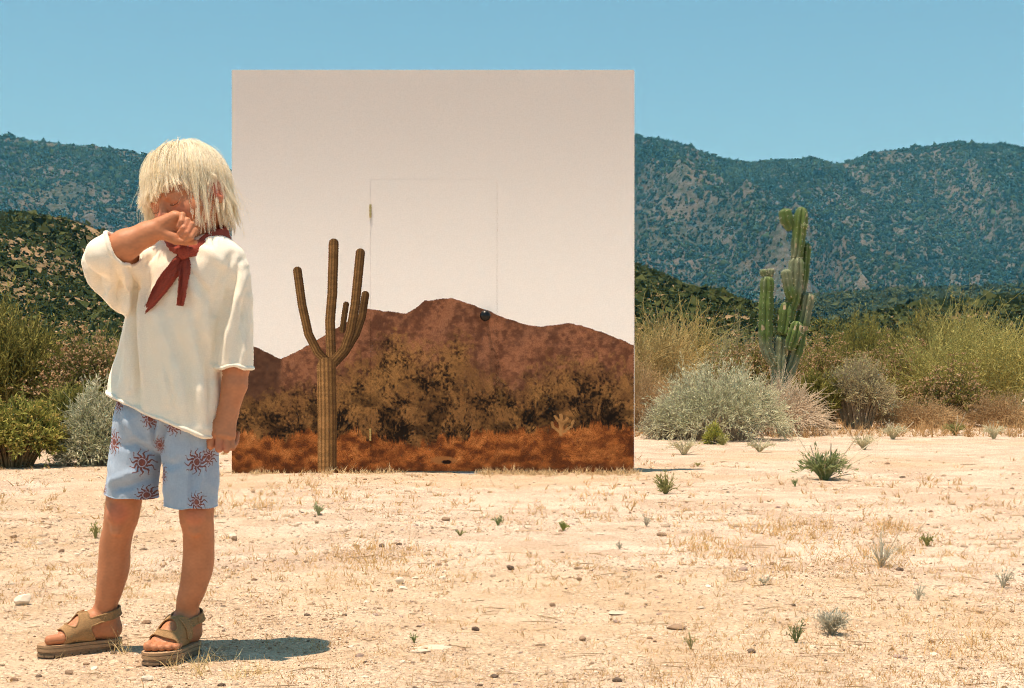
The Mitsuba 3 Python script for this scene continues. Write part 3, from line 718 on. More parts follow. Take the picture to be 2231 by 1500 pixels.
def cactus_stem(parent, name, pts, seed, ribs=7, taper=.25, dy=0.0):
    """pts: (photo px, py, half width px); a ribbed column with a domed tip, and its areoles with spines."""
    q = np.array(pts, float)
    C = np.stack([(q[:, 0] - CX) * SC, np.full(len(q), D_C + dy), CAM_H - (q[:, 1] - HZ) * SC], 1)
    s = np.concatenate([[0], np.cumsum(np.linalg.norm(np.diff(C, axis=0), axis=1))])
    L = s[-1]
    n = max(10, int(L / .02))
    u = np.linspace(0, L, n)
    P = np.stack([np.interp(u, s, C[:, k]) for k in range(3)], 1)
    P = ndimage.gaussian_filter1d(P, 2.0, axis=0, mode='nearest')
    R = ndimage.gaussian_filter1d(np.interp(u, s, q[:, 2] * SC * 1.1), 2, mode='nearest')
    R0 = R[-1]
    dome = np.sqrt(np.clip(1 - np.clip((u - (L - R0 * 1.25)) / (R0 * 1.25), 0, 1) ** 2, 0, 1))
    R = R * dome
    R[0] *= .6
    t = np.gradient(P, axis=0)
    t /= np.linalg.norm(t, axis=1, keepdims=True)
    a = np.cross(t, [0, 1.0, 0])
    a /= np.linalg.norm(a, axis=1, keepdims=True)
    b = np.cross(t, a)
    m = ribs * 8
    ph = np.arange(m) * 2 * np.pi / m
    off = seed * 1.3
    prof_ = 0.66 + 0.42 * np.abs(np.cos((ph + off) * ribs / 2)) ** 0.9
    wob = 1 + 0.05 * np.sin(u * 23 + seed)[:, None] + 0.03 * np.sin(u * 61 + seed * 2)[:, None]
    rr = R[:, None] * prof_[None] * wob
    V = P[:, None] + rr[..., None] * (np.cos(ph)[None, :, None] * a[:, None] + np.sin(ph)[None, :, None] * b[:, None])
    i = np.arange(n * m).reshape(n, m)
    A, B, C_, D_ = i[:-1], np.roll(i, -1, 1)[:-1], np.roll(i, -1, 1)[1:], i[1:]
    F = np.vstack([np.stack([A.ravel(), B.ravel(), C_.ravel()], 1), np.stack([A.ravel(), C_.ravel(), D_.ravel()], 1)])
    V = np.vstack([V.reshape(-1, 3), P[:1], P[-1:] + t[-1:] * .002])
    F = np.vstack([F, [[i[0, (k + 1) % m], i[0, k], n * m] for k in range(m)], [[i[-1, k], i[-1, (k + 1) % m], n * m + 1] for k in range(m)]])
    tm = trimesh.Trimesh(V, F, process=False)
    if tm.volume < 0:
        tm.invert()
    key = obj(f'{parent}__{name}', tm, 'mat_cactus', smooth=True)
    # spines in small clusters along each rib
    g = np.random.default_rng(seed + 500)
    mb = MB()
    crest = [(2 * np.pi * k / ribs - off) % (2 * np.pi) for k in range(ribs)]
    js = np.arange(2, n - 1, 3)
    o, dr_ = [], []
    for c_ in crest:
        dirv = np.cos(c_) * a[js] + np.sin(c_) * b[js]
        o.append(P[js] + dirv * (R[js] * 1.05)[:, None])
        dr_.append(dirv)
    o, dr_ = np.repeat(np.vstack(o), 4, 0), np.repeat(np.vstack(dr_), 4, 0)
    e = dr_ + g.normal(size=dr_.shape) * .7
    e /= np.linalg.norm(e, axis=1, keepdims=True)
    Ls = g.uniform(.010, .022, len(o))[:, None]
    tub = np.stack([o - dr_ * .003, o + e * Ls * .5, o + e * Ls], 1)
    mb.tubes(tub, np.array([[.0016, .0010, .0003]]) * np.ones((len(o), 1)), np.full((len(o), 3), .6))
    obj(key + '__spine', mb.mesh(), 'mat_spine', kind='stuff')
    return key


ck = thing('columnar_cactus', 'tall green ribbed cactus with several arms, standing behind the pale bushes', 'cactus')
cactus_stem(ck, 'trunk', [(1690, 905, 15), (1694, 840, 14), (1698, 780, 13), (1702, 728, 12.5)], 1)
cactus_stem(ck, 'stem', [(1704, 735, 11), (1708, 720, 14.5), (1712, 690, 15), (1717, 655, 13.5)], 2, dy=-.02)
cactus_stem(ck, 'stem', [(1718, 680, 12), (1727, 660, 14), (1732, 610, 15), (1737, 556, 14)], 3, dy=-.01)
cactus_stem(ck, 'stem', [(1733, 570, 10), (1737, 540, 12), (1741, 505, 14), (1746, 462, 13), (1750, 448, 6)], 4)
cactus_stem(ck, 'stem', [(1738, 680, 9), (1750, 632, 10.5), (1756, 580, 11), (1760, 523, 10.5)], 5, dy=.10)
cactus_stem(ck, 'stem', [(1726, 505, 6), (1719, 494, 10), (1712, 475, 14), (1709, 451, 13.5)], 6, ribs=6)
cactus_stem(ck, 'stem', [(1724, 655, 8), (1718, 640, 11), (1712, 610, 11), (1709, 584, 10)], 7, ribs=6, dy=-.07)
cactus_stem(ck, 'bud', [(1748, 502, 3), (1751, 494, 7), (1752, 489, 7)], 8, ribs=6, dy=-.08)
cactus_stem(ck, 'arm', [(1700, 850, 9), (1716, 820, 12), (1733, 775, 13), (1748, 710, 13.5), (1757, 668, 14), (1763, 634, 13.5)], 9, dy=.04)
cactus_stem(ck, 'arm', [(1716, 768, 8), (1718, 755, 12), (1727, 730, 14), (1736, 697, 13)], 10, dy=-.08)
cactus_stem(ck, 'arm', [(1692, 800, 7), (1678, 783, 10), (1667, 757, 12.5), (1667, 700, 13.5), (1669, 650, 13.5), (1671, 599, 12)], 11, dy=-.03)
cactus_stem(ck, 'bud', [(1665, 605, 4), (1662, 596, 7), (1661, 585, 7)], 12, ribs=6, dy=-.03)
cactus_stem(ck, 'bud', [(1674, 606, 4), (1678, 596, 7.5), (1679, 583, 7.5)], 13, ribs=6, dy=-.01)
# ------------------------------------------------------------------ gravel, stones, dry grass, twigs, small plants
def view_points(n, g, dmin=2.55, dmax=10.5, power=1.0, margin=.42):
    """Points of the clearing, denser towards the near edge."""
    u = g.uniform(size=n)
    d = 1 / (1 / dmax + (1 / dmin - 1 / dmax) * u ** power)
    x = g.uniform(-margin, margin, n) * d
    return x, d


def pebbles(n, rmin, rmax, g, sub, cols, nvar, clump):
    x, y = view_points(int(n), g)
    k = meshkit.fbm(np.stack([x * 2.2, y * 2.2, np.zeros_like(x)], -1), 3, 91)
    keep = g.uniform(size=len(x)) < np.clip((k - .30) * clump, 0.05, 1)
    x, y = x[keep], y[keep]
    r = rmin * (rmax / rmin) ** (g.uniform(size=len(x)) ** 2.6) * np.clip(y / 3.2, .9, 1.9)
    z = ground_z(x, y)
    mb = MB()
    if sub < 0:
        v0 = np.array([[1, 0, 0], [-1, 0, 0], [0, 1, 0], [0, -1, 0], [0, 0, 1], [0, 0, -1.0]])
        f0 = np.array([[0, 2, 4], [2, 1, 4], [1, 3, 4], [3, 0, 4], [2, 0, 5], [1, 2, 5], [3, 1, 5], [0, 3, 5]])
    else:
        v0, f0 = ico(sub)
    for j in range(nvar):
        sel = np.arange(len(x)) % nvar == j
        v = v0 * (1 + .55 * (meshkit.noise(v0 * 1.7 + 5.3 * j, j)[:, None] - .5))
        m = sel.sum()
        M = rand_rot(m, g) * r[sel][:, None, None]
        M = M * g.uniform(.75, 1.3, (m, 1, 3))
        M[:, 2] *= .62
        t = g.choice(len(cols), m, p=np.array([c[0] for c in cols]) / sum(c[0] for c in cols))
        col = np.array([c[1] for c in cols])[t] * g.uniform(.72, 1.25, (m, 1))
        mb.many(v, f0, M, np.stack([x, y, z + r * .12], 1)[sel], col)
    return mb


scene['mat_stone'] = {'type': 'diffuse', 'reflectance': VC}
g = np.random.default_rng(5)
PEB = [(5, (.54, .41, .30)), (4, (.47, .345, .24)), (2, (.64, .54, .43)), (1.5, (.27, .175, .115)), (.8, (.17, .125, .095)), (.7, (.40, .29, .24))]
mb = pebbles(92000, .0014, .0042, g, -1, PEB, 5, 3.2)
mb2 = pebbles(2600, .0042, .0095, g, 0, PEB, 5, 3.0)
for a, b in ((mb2.v, mb2.f),):
    n0 = mb.n
    for v, f, c in zip(mb2.v, mb2.f, mb2.c):
        mb.v.append(v), mb.f.append(f + n0), mb.c.append(c)
obj('gravel', mb.mesh(), 'mat_stone', color=mb.colors(), kind='stuff', label='fine tan gravel scattered over the sand')


def stone_mat(c):
    def f(p, n, uv):
        a = fbm(p.x * 60.0, p.y * 60.0, p.z * 60.0, 3)
        return mi.Color3f(c) * (0.65 + 0.7 * a)
    return {'type': 'diffuse', 'reflectance': proc(f)}


for kk, c in (('pale', (.66, .56, .45)), ('sandy', (.58, .475, .37)), ('brown', (.30, .205, .14)), ('dark', (.15, .11, .085))):
    scene['mat_stone_' + kk] = stone_mat(c)


def stone(px, py, w, h, kind, label, seed, flat=1.0):
    d = ground_d(py)
    b = at(px, HZ, d)
    v, f = ico(3)
    v = np.array(v)
    v = v * (1 + .55 * (meshkit.fbm(v * 1.1 + seed * 3.1, 2, seed)[:, None] - .5))
    # chipped planes
    gg = np.random.default_rng(seed)
    for k in range(7):
        nn = gg.normal(size=3)
        nn /= np.linalg.norm(nn)
        dd = v @ nn
        cut = gg.uniform(.62, .85)
        v = v - np.maximum(dd - cut, 0)[:, None] * nn * .85
    v = v * [w / 2 * d / FOC, w / 2 * d / FOC * .85, h / 2 * d / FOC * 1.15] * np.array([1 / .85, 1 / .85, 1 / .85])
    v = v + [b[0], b[1], float(ground_z(b[0], b[1])) + h * .42 * d / FOC]
    k = thing('stone', label, 'stone')
    obj(k, (v, f), 'mat_stone_' + kind, smooth=28)


for i, s in enumerate([(50, 1326, 33, 25, 'pale', 'pale stone at the left edge beside the sandal'), (871, 1274, 17, 14, 'pale', 'small white stone in the middle of the sand'),
                       (1475, 1366, 36, 10, 'brown', 'flat brown stone right of centre in the foreground'), (1637, 1419, 17, 9, 'dark', 'dark stone low in the foreground, below the silvery plant'),
                       (1112, 1244, 15, 10, 'dark', 'dark stone below the small green sprout in the middle'), (1262, 1264, 12, 8, 'brown', 'brown pebble right of the dark stone in the middle'),
                       (1442, 1173, 20, 8, 'brown', 'flat brown pebble in the middle distance'), (1204, 1315, 12, 9, 'brown', 'brown pebble nearer than the white stone, to its right'),
                       (1269, 1387, 14, 9, 'brown', 'round brown pebble left of the flat brown stone'), (1036, 1370, 14, 9, 'dark', 'dark pebble in the foreground right of the child shadow'),
                       (505, 1172, 20, 10, 'pale', 'pale flat stone just right of the child leg'), (510, 1181, 12, 9, 'brown', 'brown pebble touching the pale flat stone by the leg'),
                       (832, 1197, 12, 7, 'dark', 'dark pebble left of the middle'), (972, 1141, 16, 8, 'brown', 'brown pebble in front of the door'),
                       (1345, 1479, 18, 9, 'dark', 'dark pebble at the bottom edge, centre right'), (1078, 1465, 16, 8, 'dark', 'dark pebble at the bottom edge, centre left'),
                       (320, 1476, 22, 12, 'pale', 'pale stone at the bottom edge in front of the sandals'), (150, 1462, 18, 9, 'brown', 'brown stone below the left sandal'),
                       (1960, 1247, 16, 7, 'dark', 'dark pebble beside the sparse silvery plant'), (690, 1143, 10, 6, 'brown', 'small brown pebble near the board')]):
    stone(*s, 200 + i)

# pale slabs of crusted sand, just breaking the surface
for i, (px, py, w, h, lab) in enumerate([(940, 1407, 70, 5, 'long pale sandstone slab flush with the sand'), (915, 1421, 36, 5, 'short pale sandstone slab beside the long one'), (1345, 1330, 40, 5, 'pale sandstone slab right of centre')]):
    stone(px, py, w, h, 'sandy', lab, 260 + i)


def grass_mesh(bx, by, n_blades, hgt, g, cols, wid, spread=.5, seg=True):
    """Tufts of thin dry blades; one entry of bx, by, n_blades, hgt per tuft."""
    idx = np.repeat(np.arange(len(bx)), n_blades)
    k = len(idx)
    D = g.normal(size=(k, 3)) * [spread, spread, .15] + [0, 0, 1]
    D /= np.linalg.norm(D, axis=1, keepdims=True)
    L = hgt[idx] * g.uniform(.45, 1.15, k)
    o = np.stack([bx[idx] + g.normal(size=k) * .010, by[idx] + g.normal(size=k) * .010, ground_z(bx, by)[idx] - .003], 1)
    bend = g.normal(size=(k, 3)) * [.35, .35, .05]
    m_ = o + D * (L * .5)[:, None]
    e_ = o + D * L[:, None] + bend * L[:, None] * .6
    S = np.cross(D, g.normal(size=(k, 3)))
    S /= np.linalg.norm(S, axis=1, keepdims=True)
    S *= (wid * g.uniform(.6, 1.4, k) * np.clip(by[idx] / 4.0, .8, 2.2))[:, None]
    V = np.stack([o - S, o + S, m_ - S * .7, m_ + S * .7, e_], 1)
    F = (np.array([[0, 1, 3], [0, 3, 2], [2, 3, 4]])[None] + 5 * np.arange(k)[:, None, None]).reshape(-1, 3)
    t = g.uniform(size=(k, 1))
    c = lerp(cols[0], cols[1], t)
    return V.reshape(-1, 3), F, np.repeat(c, 5, 0)


g = np.random.default_rng(15)
mb = MB()
x, y = view_points(9500, g, 2.6, 13.5, .62)
kk = meshkit.fbm(np.stack([x * 1.1, y * 1.1, np.zeros_like(x)], -1), 3, 17)
keep = g.uniform(size=len(x)) < np.clip((kk - .36) * 3.6, .04, 1)
x, y = x[keep], y[keep]
h = g.uniform(.010, .034, len(x)) * np.clip(y / 4.5, .75, 1.7)
mb.add(*grass_mesh(x, y, g.integers(3, 10, len(x)), h, g, ((.42, .245, .10), (.64, .46, .24)), .0010, .6))
# along the foot of the board
x = g.uniform(PX(500), PX(1385), 900)
x = x[g.uniform(size=900) < np.clip((meshkit.fbm(np.stack([x * 2.6, x * 0, x * 0], -1), 3, 61) - .46) * 4, .03, 1)]
y = D_P - np.abs(g.normal(size=len(x))) * .10 - .015
mb.add(*grass_mesh(x, y, g.integers(3, 8, len(x)), g.uniform(.02, .085, len(x)) * g.uniform(.3, 1, len(x)), g, ((.55, .40, .22), (.70, .56, .35)), .0011, .35))
# drifts of orange dry grass
for cx_, cy_, sx, n in ((1735, 1160, 60, 130), (1540, 1195, 50, 90), (780, 1210, 60, 70), (1935, 1150, 30, 60), (560, 1100, 60, 60), (850, 1230, 80, 40), (1900, 1215, 60, 50), (2080, 1410, 90, 60), (700, 1075, 40, 40), (1290, 1075, 60, 40), (1690, 1230, 80, 50)):
    px = cx_ + g.normal(size=n) * sx
    d = ground_d(cy_ + g.normal(size=n) * sx * .28)
    mb.add(*grass_mesh((px - CX) / FOC * d, d, g.integers(3, 8, n), g.uniform(.02, .06, n), g, ((.55, .33, .13), (.66, .47, .23)), .0009, .5))
# straw standing under and between the bushes
for n, d0, d1, a0, a1 in ((2600, 14.6, 26, .06, .42), (1500, 11.2, 22, -.42, -.14), (900, 15, 28, -.2, .08)):
    d = 1 / g.uniform(1 / d1, 1 / d0, n)
    x = g.uniform(a0, a1, n) * d
    mb.add(*grass_mesh(x, d, g.integers(4, 11, n), g.uniform(.06, .26, n) * g.uniform(.5, 1, n) * np.clip(d / 18, .6, 1.3), g, ((.36, .20, .085), (.60, .42, .22)), .0013, .5))
# beside the sandals
for px, py, n, hh in ((385, 1452, 10, .055), (430, 1462, 12, .07), (255, 1425, 8, .065), (520, 1470, 16, .05), (560, 1462, 14, .04), (470, 1440, 6, .05), (120, 1428, 6, .03)):
    d = ground_d(py)
    bx = (px - CX) / FOC * d + g.normal(size=n) * .012
    mb.add(*grass_mesh(bx, np.full(n, d) + g.normal(size=n) * .012, np.full(n, 3), np.full(n, hh), g, ((.62, .46, .2), (.74, .60, .34)), .0008, .6))
# fallen stalks lying on the sand
n = 480
x, y = view_points(n, g, 2.6, 11, .9)
a = g.normal(size=n) * .45 + g.choice([0, np.pi], n)
L = g.uniform(.02, .12, n) ** 1.0 * g.uniform(.4, 1, n)
u = np.linspace(-.5, .5, 5)
cv = g.normal(size=n) * .25
Px = x[:, None] + L[:, None] * (u * np.cos(a)[:, None] - cv[:, None] * u ** 2 * np.sin(a)[:, None])
Py = y[:, None] + L[:, None] * (u * np.sin(a)[:, None] + cv[:, None] * u ** 2 * np.cos(a)[:, None])
Pz = ground_z(Px, Py) + .0025 + np.abs(g.normal(size=(n, 1))) * .002
mb.tubes(np.stack([Px, Py, Pz], -1), np.array([[.6, 1, 1, .8, .4]]) * (.0009 * np.clip(y / 4, .8, 2.2) * g.uniform(.7, 1.6, n))[:, None], lerp((.30, .20, .13), (.56, .42, .26), g.uniform(size=(n, 1))))
obj('dry_grass', mb.mesh(), 'mat_leaf', color=mb.colors(), kind='stuff', label='sparse dry grass and fallen stalks on the sand')


def tuft(name, label, cat, px, py, w, h, seed, n=60, cols=((.2, .24, .09), (.34, .36, .16)), leafw=.0022, thick=0, droop=.3, stalks=0):
    """A small plant of many blades rising from one root, with a few bare stalks."""
    g = np.random.default_rng(seed)
    d = ground_d(py)
    b = at(px, HZ, d)
    s = d / FOC
    b[2] = float(ground_z(b[0], b[1]))
    mb = MB()
    k = n
    ph = g.uniform(0, 6.28, k)
    ro = np.sqrt(g.uniform(size=k))
    E = np.stack([np.cos(ph) * ro * w / 2 * s, np.sin(ph) * ro * w / 2 * s, h * s * np.sqrt(np.clip(1 - .75 * ro ** 2, .05, 1)) * g.uniform(.55, 1.05, k)], 1)
    B = E * [.10, .10, 0]
    u = np.linspace(0, 1, 5)[None, :, None]
    P = b + B[:, None] * (1 - u) + E[:, None] * u + np.array([0, 0, 1]) * (droop * h * s * ro)[:, None, None] * (4 * u * (1 - u)) + g.normal(size=(k, 1, 3)) * .12 * h * s * u ** 2
    c = lerp(cols[0], cols[1], g.uniform(size=(k, 1)))
    mb.tubes(P, np.array([[.7, 1, .9, .6, .12]]) * (leafw * g.uniform(.7, 1.3, k))[:, None], c, 3)
    # leaflets
    m = k * 5
    i = np.repeat(np.arange(k), 5)
    f = g.uniform(.25, 1, m)
    q = P[i, 0] * (1 - f[:, None]) + P[i, -1] * f[:, None] + np.array([0, 0, 1]) * ((droop * h * s * ro)[i] * 4 * f * (1 - f))[:, None]
    dv = (E - B)[i] + g.normal(size=(m, 3)) * .35 * h * s
    blades(mb, q, dv, h * s * .22 * g.uniform(.6, 1.4, m), leafw * 2.0 * g.uniform(.7, 1.3, m), lerp(cols[0], cols[1], g.uniform(size=(m, 1))), g)
    key = thing(name, label, cat)
    obj(key, mb.mesh(), 'mat_leaf', color=mb.colors())
    if stalks:
        ms = MB()
        e = g.normal(size=(stalks, 3)) * [.55, .55, .2] + [0.25, 0, .8]
        u = np.linspace(0, 1, 5)[None, :, None]
        P = b + e[:, None] * u * h * s * 1.35 + g.normal(size=(stalks, 1, 3)) * u ** 2 * .2 * h * s
        ms.tubes(P, np.full((stalks, 5), leafw * .8), np.tile([[.62, .55, .42]], (stalks, 1)))
        obj(key + '__stalk', ms.mesh(), 'mat_leaf', color=ms.colors(), kind='stuff')
    return key


GRN, SIL, OLV = ((.14, .19, .06), (.36, .38, .2)), ((.42, .40, .31), (.60, .55, .44)), ((.22, .23, .08), (.38, .35, .15))
tuft('desert_tuft', 'grey-green tufted plant alone on the sand, below the cactus', 'plant', 1796, 1046, 118, 62, 1, 150, GRN, .0042, stalks=14)
tuft('desert_tuft', 'upright olive plant near the right corner of the board', 'plant', 1450, 1082, 50, 46, 2, 46, OLV, .0030, droop=.1)
tuft('desert_tuft', 'silvery leafy plant in the right foreground', 'plant', 1812, 1382, 80, 56, 3, 90, SIL, .0017, droop=.15)
tuft('desert_tuft', 'dark green sprig left of the silvery leafy plant', 'plant', 1735, 1400, 26, 50, 4, 16, ((.13, .16, .07), (.24, .26, .13)), .0014, droop=.05)
tuft('desert_tuft', 'sparse silvery plant of thin stems above the silvery leafy one', 'plant', 1920, 1238, 72, 66, 5, 26, SIL, .0015, droop=.1, stalks=6)
tuft('desert_tuft', 'small olive plant right of the sparse silvery one', 'plant', 2020, 1196, 34, 28, 6, 26, OLV, .0020)
tuft('desert_tuft', 'small green sprout in the middle of the sand', 'plant', 1227, 1160, 28, 20, 7, 22, ((.20, .24, .07), (.33, .35, .11)), .0022)
tuft('desert_tuft', 'small pale green tuft in front of the saguaro print', 'plant', 694, 1126, 30, 26, 8, 26, ((.30, .33, .17), (.42, .43, .25)), .0024)
tuft('desert_tuft', 'thin olive sprig beside the child leg', 'plant', 208, 1176, 24, 38, 9, 12, OLV, .0018)
tuft('desert_tuft', 'pale seedling below the upright olive plant', 'plant', 1408, 1150, 26, 24, 10, 14, SIL, .0020)
tuft('desert_tuft', 'low grey seedling in the centre foreground', 'plant', 1665, 1280, 38, 20, 11, 18, SIL, .0016)
tuft('desert_tuft', 'pale wiry seedling at the right, below the small olive plant', 'plant', 2000, 1312, 36, 36, 12, 12, SIL, .0014)
tuft('desert_tuft', 'pale wiry plant at the right edge of the sand', 'plant', 2185, 1285, 44, 46, 13, 14, SIL, .0016)
tuft('desert_tuft', 'yellowish sprig in the foreground, left of the flat brown stone', 'plant', 1505, 1405, 30, 34, 14, 10, ((.45, .38, .2), (.36, .36, .18)), .0012)
tuft('desert_tuft', 'small green seedling before the door', 'plant', 1085, 1150, 24, 22, 15, 16, GRN, .0020)
tuft('desert_tuft', 'low olive seedling below the door', 'plant', 1002, 1172, 26, 12, 16, 16, OLV, .0020)
tuft('desert_tuft', 'small pale seedling right of the board corner', 'plant', 1350, 1200, 18, 18, 17, 10, SIL, .0018)
tuft('desert_tuft', 'small dark seedling in the foreground beside the long slab', 'plant', 902, 1395, 22, 22, 18, 12, GRN, .0012)
tuft('desert_tuft', 'pale seedling right of the upright olive plant', 'plant', 1520, 1018, 20, 10, 19, 12, OLV, .0024)
tuft('desert_tuft', 'little leafy green plant right of the upright olive one', 'plant', 1732, 1062, 12, 20, 20, 8, GRN, .0028)
PALE = ((.50, .47, .31), (.66, .60, .42))
for i, (px, py, w, h, n, cols, lab) in enumerate([
        (1655, 985, 70, 30, 60, PALE, 'low pale plant in front of the straw stems at the cactus foot'), (1945, 958, 66, 44, 60, PALE, 'pale green tuft in front of the rounded straw-coloured bush'),
        (2080, 950, 58, 34, 50, OLV, 'olive tuft before the dark-bottomed buckwheat'), (2165, 958, 56, 42, 50, PALE, 'pale tuft in front of the rusty growth near the right edge'),
        (2210, 925, 64, 54, 60, PALE, 'pale green plant against the rusty growth at the right edge'), (1490, 992, 80, 46, 50, PALE, 'sparse pale tuft left of the small bright green plant'),
        (1882, 980, 60, 44, 60, PALE, 'pale grey seedling nearer than the rounded bush'), (1575, 970, 40, 30, 30, OLV, 'green shoots at the very front of the largest bush')]):
    tuft('seedling', lab, 'plant', px, py, w, h * .8, 60 + i, n, cols, .0030, droop=.35, stalks=2)
# ------------------------------------------------------------------ the child
D0 = 3.17
S0 = D0 / FOC


def A(px, py, dy=0.0):
    return at(px, py, D0 + dy)


class Field:
    """Signed distance on a regular grid, built up primitive by primitive."""

    def __init__(self, lo, hi, h):
        self.lo, self.h = np.asarray(lo, float), h
        self.n = np.ceil((np.asarray(hi) - self.lo) / h).astype(int) + 1
        self.ax = [self.lo[k] + h * np.arange(self.n[k]) for k in range(3)]
        self.F = np.full(self.n, 0.05, np.float32)

    def box(self, lo, hi):
        i0 = np.clip(np.floor((np.asarray(lo) - self.lo) / self.h).astype(int), 0, self.n)
        i1 = np.clip(np.ceil((np.asarray(hi) - self.lo) / self.h).astype(int) + 1, 0, self.n)
        if (i1 <= i0).any():
            return None, None
        sl = tuple(slice(a, b) for a, b in zip(i0, i1))
        X = np.stack(np.meshgrid(*[self.ax[k][i0[k]:i1[k]] for k in range(3)], indexing='ij'), -1).astype(np.float32)
        return sl, X

    def blend(self, sl, d, k, sub=False):
        F = self.F[sl]
        if sub:
            d = -d
            if k > 0:
                hh = np.clip(.5 - .5 * (F - d) / k, 0, 1)
                self.F[sl] = F * (1 - hh) + d * hh + k * hh * (1 - hh)
            else:
                self.F[sl] = np.maximum(F, d)
            return
        if k > 0:
            hh = np.clip(.5 + .5 * (F - d) / k, 0, 1)
            self.F[sl] = F * (1 - hh) + d * hh - k * hh * (1 - hh)
        else:
            self.F[sl] = np.minimum(F, d)

    def cone(self, a, b, ra, rb, k=.006, sub=False):
        a, b = np.asarray(a, float), np.asarray(b, float)
        m = max(ra, rb) + .03
        sl, X = self.box(np.minimum(a, b) - m, np.maximum(a, b) + m)
        if sl is None:
            return
        self.blend(sl, sd_cone(X, a, b, ra, rb), k, sub)

    def ell(self, c, axes, rad, k=.006, sub=False):
        """Ellipsoid: axes rows are unit vectors."""
        m = max(rad) + .03
        sl, X = self.box(np.asarray(c) - m, np.asarray(c) + m)
        if sl is None:
            return
        q = (X - np.asarray(c, np.float32)) @ np.asarray(axes, np.float32).T
        r = np.asarray(rad, np.float32)
        k0 = np.linalg.norm(q / r, axis=-1)
        k1 = np.linalg.norm(q / r ** 2, axis=-1)
        self.blend(sl, k0 * (k0 - 1) / np.maximum(k1, 1e-6), k, sub)

    def mesh(self, level=0.0):
        return surface_net(self.F - level, self.ax)


def sd_cone(X, a, b, ra, rb):
    ba = (b - a).astype(np.float32)
    l2 = max(float(ba @ ba), 1e-12)
    pa = X - a.astype(np.float32)
    t = np.clip(pa @ ba / l2, 0, 1)
    return np.linalg.norm(pa - t[..., None] * ba, axis=-1) - (ra + (rb - ra) * t)


def surface_net(F, ax):
    """Naive surface nets: a smooth quad mesh of F = 0 (inside negative)."""
    ins = F < 0
    n = np.array(F.shape)
    cnt = np.zeros(n - 1, np.int8)
    for o in np.ndindex(2, 2, 2):
        cnt += ins[o[0]:n[0] - 1 + o[0], o[1]:n[1] - 1 + o[1], o[2]:n[2] - 1 + o[2]]
    act = (cnt > 0) & (cnt < 8)
    cells = np.argwhere(act)
    idx = np.full(n - 1, -1, np.int64)
    idx[act] = np.arange(len(cells))
    P, W = np.zeros((len(cells), 3)), np.zeros(len(cells))
    corners = list(np.ndindex(2, 2, 2))
    for a in corners:
        for k in range(3):
            if a[k] == 0:
                b = list(a)
                b[k] = 1
                ia, ib = cells + a, cells + b
                fa, fb = F[ia[:, 0], ia[:, 1], ia[:, 2]], F[ib[:, 0], ib[:, 1], ib[:, 2]]
                x = (fa < 0) != (fb < 0)
                t = np.where(x, fa / np.where(x, fa - fb, 1), 0)
                p = np.array(a, float) + np.zeros((len(cells), 3))
                p[:, k] += t
                P += p * x[:, None]
                W += x
    V = cells + P / W[:, None]
    V = np.stack([ax[k][0] + V[:, k] * (ax[k][1] - ax[k][0]) for k in range(3)], 1)
    Q = []
    for k in range(3):
        s0 = [slice(None)] * 3
        s1 = [slice(None)] * 3
        s0[k], s1[k] = slice(0, -1), slice(1, None)
        a, b = ins[tuple(s0)], ins[tuple(s1)]
        for flip in (False, True):
            e = np.argwhere((a & ~b) if not flip else (~a & b))
            u, w = (k + 1) % 3, (k + 2) % 3
            ok = (e[:, u] > 0) & (e[:, w] > 0) & (e[:, u] < n[u] - 1) & (e[:, w] < n[w] - 1)
            e = e[ok]
            q = []
            for du, dw in ((1, 1), (0, 1), (0, 0), (1, 0)):
                c = e.copy()
                c[:, u] -= du
                c[:, w] -= dw
                q.append(idx[c[:, 0], c[:, 1], c[:, 2]])
            q = np.stack(q, 1)
            Q.append(q[:, ::-1] if flip else q)
    Q = np.vstack(Q)
    Fc = np.vstack([Q[:, [0, 1, 2]], Q[:, [0, 2, 3]]])
    return V, Fc


def relax(V, F, it=6, lam=.5, mu=-.53):
    """Smooths without shrinking: each vertex towards, then away from, the mean of its neighbours."""
    e = np.vstack([F[:, [0, 1]], F[:, [1, 2]], F[:, [2, 0]]])
    n = len(V)
    M = sparse.coo_matrix((np.ones(2 * len(e)), (np.r_[e[:, 0], e[:, 1]], np.r_[e[:, 1], e[:, 0]])), (n, n)).tocsr()
    M.data[:] = 1
    deg = np.asarray(M.sum(1)).ravel()
    M = sparse.diags(1 / np.maximum(deg, 1)) @ M
    V = V.copy()
    ok = (deg > 0)[:, None]
    for k in range(it):
        V += lam * (M @ V - V) * ok
        V += mu * (M @ V - V) * ok
    return V, F


# the head's own frame: facing, sideways (towards the child's left ear), up
hf = np.array([-0.50, -0.84, -0.21])
hf /= np.linalg.norm(hf)
r0 = np.cross(hf, [0, 0, 1.0])
r0 /= np.linalg.norm(r0)
r0 = r0 if r0[0] > 0 else -r0
u0 = np.cross(r0, hf)
u0 = u0 if u0[2] > 0 else -u0
roll = math.radians(15)
hr = r0 * math.cos(roll) + u0 * math.sin(roll)
hu = u0 * math.cos(roll) - r0 * math.sin(roll)
EYE = A(362, 447, -.075)
HC = EYE - hf * .079 + hu * .031
HAX = np.stack([hr, hf, hu])


def Hd(r, f, u):
    return HC + hr * r + hf * f + hu * u


ELB, WRI = A(230, 556, -.138), A(343, 498.5, -.122)
FORE = (WRI - ELB) / np.linalg.norm(WRI - ELB)

